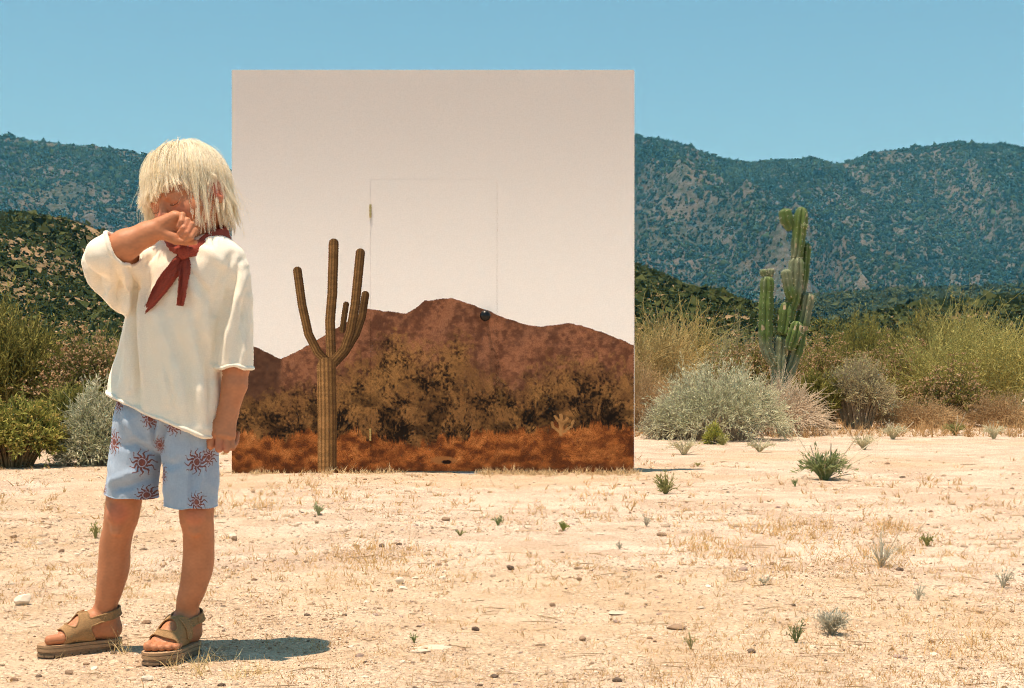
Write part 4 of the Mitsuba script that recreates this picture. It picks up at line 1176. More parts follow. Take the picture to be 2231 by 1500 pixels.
# -- head, neck, raised arm and hand
B1 = Field(np.minimum(A(180, 620, -.22), A(180, 620, .16)) * [1, 0, 1] + [0, D0 - .215, 0], A(520, 280, .0) * [1, 0, 1] + [0, D0 + .13, 0], .0021)
B1.ell(HC, HAX, (.071, .087, .080), 0)
B1.ell(Hd(0, .026, -.052), HAX, (.057, .058, .058), .020)
B1.ell(Hd(0, .050, -.092), HAX, (.026, .028, .020), .020)
for s in (-1, 1):
    B1.ell(Hd(s * .031, .052, -.055), HAX, (.027, .027, .026), .016)
    B1.ell(Hd(s * .027, .095, -.031), HAX, (.017, .012, .0105), .008, sub=True)
    B1.ell(Hd(s * .027, .0695, -.031), HAX, (.0165, .0165, .0125), .005)
    B1.cone(Hd(s * .012, .085, -.017), Hd(s * .042, .072, -.018), .006, .005, .010)
    B1.ell(Hd(s * .0085, .093, -.057), HAX, (.0065, .008, .0058), .004)
    B1.cone(Hd(s * .027 - .013, .0895, -.0345), Hd(s * .027, .0905, -.0385), .0011, .0012, .0015, sub=True)
    B1.cone(Hd(s * .027 + .013, .0895, -.0345), Hd(s * .027, .0905, -.0385), .0011, .0012, .0015, sub=True)
    B1.ell(Hd(s * .0715, -.006, -.034), np.stack([hr, hf * .96 + hu * .25, hu * .96 - hf * .25]), (.0065, .0165, .027), .005)
    B1.ell(Hd(s * .0765, -.004, -.031), np.stack([hr, hf, hu]), (.004, .0085, .0155), .003, sub=True)
B1.cone(Hd(0, .083, -.022), Hd(0, .100, -.053), .0065, .0088, .009)
B1.ell(Hd(0, .102, -.055), HAX, (.0082, .0078, .0068), .006)
B1.cone(Hd(-.014, .080, -.0775), Hd(.014, .080, -.0775), .0055, .0055, .008)
B1.cone(Hd(-.013, .080, -.086), Hd(.013, .080, -.086), .006, .006, .008)
B1.cone(Hd(0, -.012, -.065), A(412, 556, .012), .037, .041, .022)
# arm
B1.cone(A(312, 582, .0), ELB, .036, .0285, .012)
B1.cone(ELB, ELB + FORE * .045, .0285, .0305, .008)
B1.cone(ELB + FORE * .045, ELB + FORE * .092, .0305, .0232, .008)
B1.cone(ELB + FORE * .092, WRI, .0235, .0182, .010)
B1.cone(WRI, WRI + FORE * .004, .0182, .0178, .008)
# palm: heel of the hand, then a fan to the knuckles
pinky = [A(379, 470.5, -.122), A(397.5, 469, -.141), A(395, 483.5, -.152), A(389.5, 494, -.150)]
ring = [A(389, 474.5, -.118), A(408, 481.5, -.143), A(400, 498.5, -.1545), A(391, 508.5, -.151)]
middle = [A(396, 483.5, -.116), A(417, 490.5, -.143), A(407, 508.5, -.1545), A(397, 516, -.151)]
index = [A(400, 495.5, -.115), A(424, 503.5, -.142), A(415.5, 517.5, -.152), A(406, 523.5, -.150)]
thumb = [A(358, 513.5, -.124), A(383, 525, -.130), A(406, 528, -.134), A(424, 528, -.137)]
for f, w in ((pinky, .0095), (ring, .0105), (middle, .0108), (index, .0108)):
    B1.cone(WRI + FORE * .006, f[0], .0145, w, .008)
B1.cone(A(350, 508, -.128), A(384, 519.5, -.128), .0125, .0105, .008)          # heel of the thumb
B1.cone(A(356, 486, -.126), A(382, 472.5, -.128), .0125, .0098, .008)          # heel under the little finger
for f, rr in ((pinky, (.0066, .0062, .0057, .0051)), (ring, (.0072, .0067, .0062, .0055)), (middle, (.0074, .0069, .0064, .0057)), (index, (.0073, .0068, .0063, .0056)), (thumb, (.0100, .0080, .0070, .0062))):
    G = Field(B1.lo, B1.ax[0][-1:].tolist() + B1.ax[1][-1:].tolist() + B1.ax[2][-1:].tolist(), B1.h)
    lo = np.min(f, 0) - .03
    hi = np.max(f, 0) + .03
    sl, X = B1.box(lo, hi)
    d = np.full(X.shape[:3], .05, np.float32)
    for a, b, ra, rb in zip(f[:-1], f[1:], rr[:-1], rr[1:]):
        e = sd_cone(X, a, b, ra, rb)
        hh = np.clip(.5 + .5 * (d - e) / .0025, 0, 1)
        d = d * (1 - hh) + e * hh - .0025 * hh * (1 - hh)
    B1.blend(sl, d, .0016)
V1, F1 = relax(*B1.mesh(), it=4)

# -- lowered arm and hand
B2 = Field(A(440, 1000, -.10) * [1, 0, 1] + [0, D0 - .115, 0], A(565, 740, 0) * [1, 0, 1] + [0, D0 + .05, 0], .0018)
B2.cone(A(512, 735, -.038), A(514.5, 800, -.040), .024, .0265, .01)
B2.cone(A(514.5, 800, -.040), A(511, 838, -.043), .0265, .0245, .01)
B2.cone(A(511, 838, -.043), A(497.5, 893, -.045), .0255, .0218, .01)
W2 = A(496.5, 900, -.045)
M2 = [A(462.5, 946, -.054), A(478, 946, -.061), A(493, 948, -.060), A(504, 950, -.056)]
for m_, w in zip(M2, (.0105, .0108, .0105, .0098)):
    B2.cone(W2, m_, .0165, w, .010)
    B2.ell(m_ + [0, -.002, 0], np.eye(3), (.0072, .0075, .0075), .004)
PIP = [A(459, 972, -.060), A(477, 979, -.067), A(493.5, 980, -.064), A(505.5, 976, -.059)]
for m_, p_, k_ in zip(M2, PIP, range(4)):
    q_ = p_ + [.004, .022, .001 + .003 * k_]
    tip = q_ + [.003, .008, .018]
    lo, hi = np.min([m_, p_, q_, tip], 0) - .03, np.max([m_, p_, q_, tip], 0) + .03
    sl, X = B2.box(lo, hi)
    ra = (.0077, .0078, .0074, .0066)[k_]
    d = np.minimum(np.minimum(sd_cone(X, m_, p_, ra * 1.05, ra), sd_cone(X, p_, q_, ra * .97, ra * .85)), sd_cone(X, q_, tip, ra * .85, ra * .72))
    B2.blend(sl, d, .0012)
tb = [A(468, 922, -.046), A(452, 944, -.052), A(451, 962, -.052), A(457, 976, -.048)]
for a, b, ra, rb in zip(tb[:-1], tb[1:], (.0110, .0085, .0074), (.0085, .0074, .0062)):
    B2.cone(a, b, ra, rb, .0018)
V2, F2 = relax(*B2.mesh(), it=4)

# -- feet and legs
SOLE = .0225


class Foot:
    def __init__(self, heel_px, toe_px, side):
        dh, dt = ground_d(heel_px[1]), ground_d(toe_px[1])
        h, t = at(heel_px[0], HZ, dh), at(toe_px[0], HZ, dt)
        v = (t - h)[:2]
        self.L = np.linalg.norm(v)
        self.f = np.array([*(v / self.L), 0])
        self.m = np.array([-self.f[1], self.f[0], 0]) * side     # towards the big toe
        gz = max(float(ground_z(h[0], h[1])), float(ground_z(t[0], t[1])))
        self.o = np.array([h[0], h[1], gz - .002])
        self.s = self.L / .185

    def P(self, x, y, z):
        return self.o + (self.f * x + self.m * y) * self.s + np.array([0, 0, z])

    def local(self, V):
        q = V - self.o
        return np.stack([q @ self.f / self.s, q @ self.m / self.s, q[:, 2]], 1)


FL = Foot((266, 1412), (80, 1430), -1)      # the child's right foot, left in the picture
FR = Foot((428, 1417), (328, 1450), 1)
if (FL.m @ np.array([0, 1, 0])) > 0:         # its inner side shows to the camera
    FL.m = -FL.m
if FR.m[0] > 0:
    FR.m = -FR.m
LEGS = [(FL, [(276, 1050, .012, 40), (270, 1090, .016, 41), (264.5, 1126, .024, 39.5), (257.5, 1155, .032, 35.5), (251, 1187, .044, 36), (247.5, 1233, .054, 35.8), (240, 1279, .060, 31.5), (231, 1318, .066, 25.5)]),
        (FR, [(428, 1060, -.01, 42), (428, 1105, -.012, 40), (428, 1126, -.012, 39), (432, 1155, -.004, 36), (433, 1187, .006, 35.5), (430, 1233, .014, 34.8), (421, 1279, .018, 31.2), (408.5, 1320, .024, 26)])]


def add_foot(B, ft, toes=True, legs=True, chain=None):
    z0 = SOLE
    P = ft.P
    if legs:
        c = [(A(u, v, dy), r * S0 * .985) for u, v, dy, r in chain]
        c.append((P(.036, 0, z0 + .060), .0225))
        q = np.array([[*a, r] for a, r in c])
        s_ = np.concatenate([[0], np.cumsum(np.linalg.norm(np.diff(q[:, :3], axis=0), axis=1))])
        q = PchipInterpolator(s_, q)(np.linspace(0, s_[-1], 26))
        for a, b in zip(q[:-1], q[1:]):
            B.cone(a[:3], b[:3], a[3] * .955, b[3] * .955, .0015)
        B.cone(P(.036, 0, z0 + .060), P(.034, 0, z0 + .030), .0225, .0225, .010)
    if legs:
        k = 0 if ft is FL else 1
        kn = (A(252, 1122, -.012), A(423, 1122, -.047))[k]
        B.ell(kn, np.eye(3), (.0175, .012, .021), .012)
        B.ell(kn + [0, .004, -.034], np.eye(3), (.010, .009, .012), .012)
        cf = (A(252, 1222, .062), A(438, 1215, .026))[k]
        B.ell(cf, np.eye(3), (.024, .024, .050), .014)
    B.ell(P(.036, .021, z0 + .052), np.eye(3), (.010, .010, .010), .010)
    B.ell(P(.030, -.022, z0 + .046), np.eye(3), (.009, .009, .009), .010)
    B.cone(P(.026, 0, z0 + .022), P(.034, 0, z0 + .045), .0235, .024, .010)
    B.cone(P(.040, 0, z0 + .050), P(.078, .004, z0 + .036), .025, .0235, .014)
    B.cone(P(.028, 0, z0 + .022), P(.085, .002, z0 + .020), .0225, .0205, .012)
    B.cone(P(.078, .004, z0 + .036), P(.128, .017, z0 + .016), .0215, .0150, .014)
    B.cone(P(.078, .000, z0 + .026), P(.120, -.015, z0 + .013), .0205, .0125, .014)
    B.cone(P(.078, .003, z0 + .032), P(.126, .002, z0 + .014), .0215, .0140, .014)
    if toes:
        for a, b, ra, rb in (((.134, .0205, .0125), (.163, .0195, .0115), .0112, .0105), ((.136, .0055, .0125), (.161, .0050, .0095), .0083, .0080), ((.132, -.0065, .0115), (.155, -.0075, .0090), .0077, .0075),
                             ((.126, -.0175, .0105), (.146, -.0190, .0085), .0073, .0072), ((.116, -.0265, .0095), (.134, -.0285, .0080), .0070, .0068)):
            B.cone(P(a[0], a[1], z0 + a[2]), P(b[0], b[1], z0 + b[2]), ra, rb, .0022)


body_parts = [(V1, F1), (V2, F2)]
for ft, chain in LEGS:
    pts = np.array([A(u, v, dy) for u, v, dy, r in chain] + [ft.P(0, 0, 0), ft.P(.19, .03, 0), ft.P(.19, -.03, 0)])
    B3 = Field(pts.min(0) - .055, pts.max(0) + .055, .0027)
    add_foot(B3, ft, chain=chain)
    body_parts.append(relax(*B3.mesh(), it=8))
# trunk inside the clothes, so that the figure is whole
BT = Field(A(240, 1100, 0) * [1, 0, 1] + [0, D0 - .12, 0], A(545, 510, 0) * [1, 0, 1] + [0, D0 + .12, 0], .006)
BT.cone(A(412, 560, .01), A(395, 640, .01), .052, .060, .03)
BT.cone(A(395, 640, .01), A(370, 860, .01), .060, .056, .03)
BT.cone(A(412, 590, .01), A(500, 590, -.01), .042, .028, .02)
BT.cone(A(412, 590, .01), A(330, 590, .01), .045, .034, .03)
BT.cone(A(500, 590, -.01), A(512, 735, -.036), .028, .024, .01)
BT.cone(A(330, 870, .01), A(272, 1060, .015), .050, .040, .03)
BT.cone(A(410, 880, .0), A(426, 1060, -.01), .050, .038, .03)
body_parts.append(relax(*BT.mesh(), it=4))


def skin(p, n, uv):
    a = fbm(p.x * 30.0, p.y * 30.0, p.z * 30.0, 3)
    b = noise(p.x * 260.0, p.y * 260.0, p.z * 260.0)
    c = mix((0.400, 0.155, 0.072), (0.500, 0.208, 0.104), a)

    def near(q, r):
        return smoothstep(r, r * 0.3, dr.norm(p - mi.Point3f(*[float(t) for t in q])))

    # ruddier knees, cheeks, nose and knuckles
    rose = mi.Color3f(0.50, 0.130, 0.080)
    for q, r, w in ((A(258, 1118, -.02), .035, .45), (A(425, 1122, -.05), .032, .35), (Hd(.030, .075, -.056), .034, .38), (Hd(-.030, .075, -.056), .034, .35), (Hd(0, .108, -.054), .018, .5),
                    (Hd(.074, 0, -.032), .03, .8), (A(478, 975, -.07), .022, .3), (A(400, 500, -.15), .028, .25)):
        c = mix(c, rose, near(q, r) * w * (0.6 + 0.8 * a))
    return c * (0.93 + 0.14 * b)


scene['mat_skin'] = {'type': 'principled', 'base_color': proc(skin), 'roughness': 0.55, 'specular': 0.35, 'sheen': 0.15}
me = thing('person', 'blond child in cream shirt and sun-print shorts, wiping the face with a wrist', 'person')
VB = np.vstack([v for v, f in body_parts])
FB = np.vstack([f + n for (v, f), n in zip(body_parts, np.cumsum([0] + [len(v) for v, f in body_parts]))])
obj(me + '__body', (VB, FB), 'mat_skin', smooth=True)
BODY = trimesh.Trimesh(V1, F1, process=False)
# closed eyes: the dark line of lashes
mat('mat_lash', base_color=rgb(0.10, 0.045, 0.025), roughness=0.7)
for s in (-1, 1):
    t = np.linspace(-1, 1, 11)
    o = np.array([Hd(s * .027 + .0125 * k, .104, -.0345 - .0042 * (1 - k * k)) for k in t])
    loc, ri, _ = BODY.ray.intersects_location(o, np.tile(-hf, (11, 1)), multiple_hits=False)
    q = o - hf * .016
    q[ri] = loc
    q += hf * .0004
    mb = MB()
    mb.tubes(q[None], (np.array([.3, .7, 1, 1, 1, 1, 1, 1, 1, .7, .3]) * .00065)[None], np.array([[.1, .05, .03]]), 5)
    hairs = []
    for k in range(16):
        j = g.uniform(.5, 9.5)
        a = q[int(j)] * (1 - j % 1) + q[int(j) + 1] * (j % 1)
        hairs.append([a, a + hf * .0010 - hu * .0008 + hr * .0005 * (j - 5) / 5, a + hf * .0018 - hu * .0015 + hr * .001 * (j - 5) / 5])
    mb.tubes(np.array(hairs), np.array([[.00035, .0003, .0001]]) * np.ones((16, 1)), np.array([[.1, .05, .03]] * 16))
    obj(me + '__eyelash', mb.mesh(), 'mat_lash')
# ------------------------------------------------------------------ clothes
class Inflated:
    """A garment piece: an outline given in photo pixels at depth dy, swelled to half thickness Th with edges rounded over Rd."""

    def __init__(self, pts, Th, Rd, dyc, tilt=0.0, x0=390.0):
        self.poly = sg.Polygon([(u, v) for u, v in pts]).buffer(3).buffer(-3)
        self.Th, self.Rd, self.dyc, self.tilt, self.x0 = Th, Rd, dyc, tilt, x0

    def field(self, Fd):
        ux = CX + Fd.ax[0] / S0
        vz = HZ - (Fd.ax[2] - CAM_H) / S0
        UU, VV = np.meshgrid(ux, vz, indexing='ij')
        inside = shapely.contains_xy(self.poly, UU, VV)
        s = (ndimage.distance_transform_edt(inside) - ndimage.distance_transform_edt(~inside)) * Fd.h
        s = ndimage.gaussian_filter(s, 1.6)
        e = 1 - np.minimum(s, self.Rd) / self.Rd
        yc = D0 + self.dyc - self.tilt * (UU - self.x0) * S0
        y = (Fd.ax[1][None, :, None] - yc[:, None, :]) / self.Th
        return ((np.sqrt(e[:, None, :] ** 2 + y ** 2) - 1) * min(self.Th, self.Rd)).astype(np.float32)


def smin(a, b, k):
    hh = np.clip(.5 + .5 * (a - b) / k, 0, 1)
    return a * (1 - hh) + b * hh - k * hh * (1 - hh)


def to_px(V):
    return np.stack([CX + V[:, 0] / S0, HZ - (V[:, 2] - CAM_H) / S0], 1)


def folds(V, N, lines, facing=None):
    """Moves vertices along their normals by soft ridges (amplitude > 0) and grooves (< 0) along polylines in photo pixels."""
    q = to_px(V)
    out = np.zeros(len(V))
    for pts, w, amp in lines:
        p = np.array(pts, float)
        best = np.full(len(q), 1e9)
        along = np.zeros(len(q))
        seg = np.linalg.norm(np.diff(p, axis=0), axis=1)
        cum = np.concatenate([[0], np.cumsum(seg)])
        for k in range(len(p) - 1):
            d = p[k + 1] - p[k]
            t = np.clip((q - p[k]) @ d / (d @ d), 0, 1)
            dd = np.linalg.norm(q - p[k] - t[:, None] * d, axis=1)
            b = dd < best
            best = np.where(b, dd, best)
            along = np.where(b, (cum[k] + t * seg[k]) / cum[-1], along)
        out += 1.9 * amp * np.exp(-(best / w) ** 2) * np.sqrt(np.clip(np.sin(np.pi * np.clip(along, 0.04, .96)), 0, 1))
    wgt = np.clip(-N[:, 1] * 1.6 + .2, 0, 1) if facing is None else facing
    return V + N * (out * wgt)[:, None]


def normals(V, F):
    n = np.zeros_like(V)
    f = np.cross(V[F[:, 1]] - V[F[:, 0]], V[F[:, 2]] - V[F[:, 0]])
    for k in range(3):
        np.add.at(n, F[:, k], f)
    return n / (np.linalg.norm(n, axis=1, keepdims=True) + 1e-12)


def cut(V, F, keep):
    """Keeps the faces whose vertices are all kept; drops what is unused."""
    F = F[keep[F].all(1)]
    used = np.zeros(len(V), bool)
    used[F.ravel()] = True
    new = np.cumsum(used) - 1
    return V[used], new[F]


def rims(F):
    """Loops of boundary edges, as lists of vertex numbers."""
    e = np.vstack([F[:, [0, 1]], F[:, [1, 2]], F[:, [2, 0]]])
    have = set(map(tuple, e.tolist()))
    nxt = {a: b for a, b in have if (b, a) not in have}
    loops = []
    while nxt:
        a, b = next(iter(nxt.items()))
        loop = [a]
        del nxt[a]
        while b in nxt:
            loop.append(b)
            b = nxt.pop(b)
        if len(loop) > 12:
            loops.append(loop)
    return loops


def snap(V, F, f):
    """Moves the boundary vertices where the cut function f is near zero, so that the edge runs smoothly."""
    V = V.copy()
    for loop in rims(F):
        P = V[loop]
        for _ in range(14):
            P = .5 * P + .25 * (np.roll(P, 1, 0) + np.roll(P, -1, 0))
        V[loop] = P
    return V


def hem_tubes(V, F, r, wob=.35, seed=1, push=0.0):
    mb = MB()
    for loop in rims(F):
        P = V[loop]
        for _ in range(4):
            P = .5 * P + .25 * (np.roll(P, 1, 0) + np.roll(P, -1, 0))
        s = np.concatenate([[0], np.cumsum(np.linalg.norm(np.diff(np.vstack([P, P[:1]]), axis=0), axis=1))])
        n = max(16, int(s[-1] / .0035))
        u = np.linspace(0, s[-1], n)
        P = np.stack([np.interp(u, s, np.append(P[:, k], P[0, k])) for k in range(3)], 1)
        k = meshkit.fbm(np.stack([u * 45, u * 0, u * 0 + seed], -1), 3, seed) - .5
        mb.tubes(P[None], (r * (1 + wob * 2 * k))[None], np.array([[.8, .75, .65]]), 8)
    return mb.mesh()


def join(*ms):
    v = np.vstack([m[0] for m in ms])
    f = np.vstack([m[1] + n for m, n in zip(ms, np.cumsum([0] + [len(m[0]) for m in ms]))])
    return v, f


def weave(c, amount, fx, fz):
    def f(p, n, uv):
        a = noise(p.x * fx, p.y * fx, p.z * fz)
        b = noise(p.x * fz, p.y * fz, p.z * fx)
        m = fbm(p.x * 40.0, p.y * 40.0, p.z * 40.0, 3)
        return mi.Color3f(c) * (1 - amount / 2 + amount * (0.35 * a + 0.35 * b + 0.3 * m))
    return proc(f)


# -- shirt
SH = Field(A(165, 1045, 0) * [1, 0, 1] + [0, D0 - .235, 0], A(580, 495, 0) * [1, 0, 1] + [0, D0 + .155, 0], .0032)
torso = Inflated([(322, 536), (345, 526), (375, 521), (430, 514), (470, 511), (498, 519), (522, 538), (532, 575), (520, 640), (498, 710), (487, 770), (488, 830), (490, 880), (484, 960), (478, 1060),
                  (205, 1000), (222, 870), (240, 812), (252, 766), (262, 722), (270, 682), (284, 640), (294, 590), (304, 555)], .092, .085, .0, .22)
lsl = Inflated([(486, 516), (512, 528), (534, 546), (549, 580), (554, 620), (556, 680), (556, 740), (558, 840), (478, 840), (472, 775), (480, 720), (494, 660), (500, 600), (488, 560)], .050, .040, -.030, .10, 515)
bag = Inflated([(262, 520), (240, 525), (218, 536), (204, 552), (198, 578), (206, 606), (222, 636), (246, 664), (272, 690), (300, 690), (320, 600), (318, 548)], .052, .050, -.045, -.42, 250)
ft_, fl_, fb_ = torso.field(SH), lsl.field(SH), bag.field(SH)
fl_ = np.maximum(fl_, (HZ * S0 + CAM_H - 803 * S0 - SH.ax[2][None, None, :] + .004 * np.sin(SH.ax[0][:, None, None] * 130) + 0 * fl_).astype(np.float32))
sl, X = SH.box(SH.lo, [SH.ax[k][-1] for k in range(3)])
CUFF = ELB + FORE * .030
arm_f = smin(sd_cone(X, A(308, 590, -.01), ELB - FORE * .002, .052, .0365), sd_cone(X, ELB - FORE * .002, ELB + FORE * .075, .0365, .0445), .008)
del X
shf = smin(smin(ft_, fb_, .018), arm_f, .020)
SH.F = np.minimum(smin(shf, fl_, .006), .05)
V, F = SH.mesh()
V, F = relax(V, F, 10)
q = to_px(V)
# hem, cuffs
hem = lambda u: np.interp(u, [150, 228, 290, 345, 400, 456, 500, 560], [835, 853, 880, 902, 925, 947, 957, 965])
wave = 3.0 * np.sin(q[:, 0] / 17.0) + 2.0 * np.sin(q[:, 0] / 9.0 + 1)
g_hem = hem(q[:, 0]) + wave * .5 - q[:, 1]
idx3 = np.clip(np.round((V - SH.lo) / SH.h).astype(int), 0, SH.n - 1)
on_sleeve = fl_[idx3[:, 0], idx3[:, 1], idx3[:, 2]] < shf[idx3[:, 0], idx3[:, 1], idx3[:, 2]]
cuff_v = 802 + 3 * np.sin(q[:, 0] / 8.0) + (V[:, 1] - (D0 - .03)) * 60
a_ = (V - CUFF) @ FORE
rad_ = np.linalg.norm((V - CUFF) - a_[:, None] * FORE, axis=1)
ang = np.arctan2((V - CUFF) @ np.array([0, 0, 1.0]), (V - CUFF) @ np.array([0, -1.0, 0]))
opening = (a_ > -.003 - .010 * np.cos(ang) + .003 * np.sin(3 * ang)) & (a_ < .075) & (rad_ < .0500)
keep = (g_hem > 0) & ~(on_sleeve & (q[:, 1] > 796) & (normals(V, F)[:, 2] < -.5)) & ~opening
V, F = cut(V, F, keep)
cc = trimesh.graph.connected_component_labels(np.vstack([F[:, [0, 1]], F[:, [1, 2]]]), node_count=len(V))
V, F = cut(V, F, cc == np.bincount(cc).argmax())
V = snap(V, F, None)
N_ = normals(V, F)
V = folds(V, N_, [
    ([(322, 560), (312, 640), (312, 720), (318, 800), (322, 880)], 7, -.011), ([(334, 560), (326, 650), (328, 760), (336, 890)], 9, .006), ([(300, 600), (297, 680), (300, 760), (302, 850)], 8, .005),
    ([(278, 700), (268, 770), (262, 850)], 9, -.004), ([(345, 640), (372, 760), (392, 900)], 14, .004), ([(395, 700), (425, 800), (440, 915)], 12, -.006), ([(372, 690), (400, 790), (415, 910)], 12, .004),
    ([(430, 690), (455, 800), (462, 930)], 11, .005), ([(470, 640), (452, 720), (470, 820), (476, 920)], 9, -.006), ([(420, 600), (455, 660), (470, 760)], 12, .004),
    ([(536, 575), (515, 640), (494, 720), (482, 790)], 7, -.007), ([(548, 600), (530, 660), (512, 740), (500, 795)], 8, .004), ([(522, 560), (500, 620), (484, 690)], 8, -.005), ([(552, 640), (535, 720), (528, 790)], 7, -.003),
    ([(540, 700), (545, 760), (540, 798)], 6, .003),
    ([(296, 590), (280, 640), (272, 690)], 6, -.007), ([(285, 600), (262, 640), (258, 670)], 8, .004), ([(250, 600), (238, 630), (250, 660)], 8, -.003), ([(308, 580), (292, 640), (288, 700)], 5, .005),
    ([(215, 580), (222, 620), (250, 660)], 8, .003), ([(350, 560), (340, 600), (338, 660)], 9, -.004), ([(440, 545), (480, 560), (520, 600)], 10, .003),
    ([(300, 690), (296, 760), (288, 850)], 3.5, .003), ([(345, 575), (331, 640), (330, 720)], 3.5, .003), ([(505, 640), (498, 690), (486, 760)], 3.5, .003), ([(530, 600), (519, 660), (508, 710)], 3.5, -.003),
    ([(410, 790), (424, 850), (430, 910)], 5, .003), ([(380, 790), (398, 850), (405, 905)], 5, -.003), ([(250, 780), (244, 820), (240, 850)], 5, .003), ([(470, 790), (474, 850), (470, 920)], 4, -.003),
    ([(440, 600), (470, 640), (485, 690)], 6, -.003), ([(360, 545), (345, 570), (330, 590)], 4, -.003), ([(276, 610), (262, 640), (262, 660)], 3.5, .0025), ([(236, 590), (246, 630), (262, 655)], 4, -.0025), ([(220, 545), (212, 575), (218, 605)], 4, .002),
    ([(545, 640), (541, 700), (546, 760)], 4, -.0025), ([(514, 720), (512, 760), (515, 795)], 4, .0025)])
k = meshkit.fbm(V * 16.0, 3, 8) - .5
k2 = meshkit.fbm(V * [55, 55, 22], 2, 9) - .5
V = V + normals(V, F) * (k * .0055 + k2 * .0020)[:, None]
V, F = relax(V, F, 3)
SHIRT = trimesh.Trimesh(V, F, process=False)
mat('mat_shirt', base_color=weave((0.80, 0.735, 0.625), 0.22, 700.0, 700.0), roughness=0.9, specular=0.1, sheen=0.4)
obj(me + '__shirt', join((V, F), hem_tubes(V, F, .0042)), 'mat_shirt', smooth=True, label='loose cream shirt with raw rolled edges')

# -- shorts
ST = Field(A(205, 1150, 0) * [1, 0, 1] + [0, D0 - .13, 0], A(500, 800, 0) * [1, 0, 1] + [0, D0 + .13, 0], .003)
legL = Inflated([(256, 860), (356, 880), (357, 960), (350, 1000), (345, 1020), (339, 1060), (338, 1140), (221, 1130), (226, 1070), (234, 1000), (245, 930)], .068, .058, .016)
legR = Inflated([(340, 870), (478, 890), (479, 960), (478, 1050), (470, 1160), (362, 1160), (361, 1060), (358, 1010), (352, 985)], .064, .056, -.012)
hips = Inflated([(268, 800), (482, 800), (482, 940), (420, 975), (352, 985), (300, 975), (252, 940)], .078, .075, .004, .12, 370)
F_ = smin(smin(legL.field(ST), legR.field(ST), .004), hips.field(ST), .02)
ST.F = np.minimum(F_, .05)
V, F = relax(*ST.mesh(), 8)
q = to_px(V)
hl = np.interp(q[:, 0], [222, 260, 338], [1077, 1083, 1087]) + 1.2 * np.sin(q[:, 0] / 10)
hr_ = np.interp(q[:, 0], [360, 400, 472], [1099, 1104, 1103]) + 1.2 * np.sin(q[:, 0] / 9)
keep = np.where(q[:, 0] < 350, q[:, 1] < hl, q[:, 1] < hr_) & (q[:, 1] > 815)
V, F = cut(V, F, keep)
V = snap(V, F, None)
N_ = normals(V, F)
V = folds(V, N_, [([(350, 900), (351, 950), (352, 985)], 5, -.006), ([(368, 905), (358, 950), (352, 985)], 5, .005), ([(338, 905), (345, 950), (350, 985)], 6, .003), ([(384, 915), (368, 955), (354, 990)], 5, -.005),
                 ([(350, 990), (310, 965), (270, 970)], 9, -.005), ([(346, 975), (305, 940), (285, 900)], 10, .004), ([(342, 1040), (300, 1055), (262, 1062)], 8, -.005), ([(340, 1020), (290, 1030), (250, 1050)], 9, .003), ([(250, 1000), (262, 1040), (250, 1075)], 9, .003),
                 ([(452, 980), (450, 1040), (440, 1102)], 5, .006), ([(440, 960), (438, 1040), (432, 1102)], 8, -.004), ([(362, 1000), (390, 1010), (420, 1000)], 9, -.003), ([(400, 960), (388, 1030), (385, 1100)], 12, .003)])
V = V + normals(V, F) * ((meshkit.fbm(V * 24.0, 3, 18) - .5) * .006)[:, None]
V, F = relax(V, F, 2)

SUNS = [(258, 962, 19, 30, .1), (320, 1006, 26, 30, .4), (444, 1003, 26, 29, .2), (466, 994, 12, 22, .5), (363, 1032, 20, 26, .0), (345, 911, 22, 25, .3), (397, 925, 22, 24, .15), (268, 878, 18, 24, .3), (326, 1077, 22, 24, .6), (444, 1088, 20, 24, .35), (361, 968, 16, 22, .2),
        (228, 1064, 14, 20, .2), (300, 900, 1, 1, 0), (420, 1050, 1, 1, 0)][:12]


def sun_print(p, n, uv):
    x, y = uv.x, uv.y
    a = noise(x * 1.1, y * 0.35, 1.0)
    b = noise(x * 0.35, y * 1.1, 2.0)
    m = fbm(x * 0.06, y * 0.06, 3.0, 3)
    c = mix((0.250, 0.335, 0.455), (0.400, 0.470, 0.565), 0.35 * a + 0.30 * b + 0.35 * m)
    ink = mi.Float(0.0)
    halo = mi.Float(0.0)
    for sx, sy, rx, ry, ph in SUNS:
        dx, dy = (x - sx) / rx, (y - sy) / ry
        r = dr.sqrt(dx * dx + dy * dy)
        th = dr.atan2(dy, dx) + 0.15 * dr.sin(r * 11.0 + ph) + ph
        w = dr.abs(th * (11 / (2 * math.pi)) - dr.floor(th * (11 / (2 * math.pi))) - 0.5)
        half = (0.122 * (1.0 - r) + 0.020) / dr.maximum(r, 0.1) * 1.75
        ray = smoothstep(half + 0.05, half - 0.03, w) * smoothstep(0.31, 0.34, r) * smoothstep(1.04, 0.98, r)
        disc = smoothstep(0.27, 0.24, r)
        ink = dr.maximum(ink, dr.maximum(ray, disc))
        halo = dr.maximum(halo, smoothstep(0.25, 0.27, r) * smoothstep(0.33, 0.31, r))
    c = mix(c, (0.46, 0.36, 0.40), halo * 0.5)
    return mix(c, mix((0.155, 0.044, 0.028), (0.25, 0.072, 0.045), a), ink * 0.93)


mat('mat_shorts', base_color=proc(sun_print), roughness=0.9, specular=0.1, sheen=0.2)
tub = hem_tubes(V, F, .0014, .15)
Vs, Fs = join((V, F), tub)
obj(me + '__shorts', (Vs, Fs), 'mat_shorts', smooth=True, uv=to_px(Vs), label='light blue shorts printed with rust-red suns')

# -- neckerchief
mat('mat_scarf', base_color=weave((0.255, 0.055, 0.038), 0.55, 420.0, 420.0), roughness=0.92, specular=0.1, sheen=0.3)


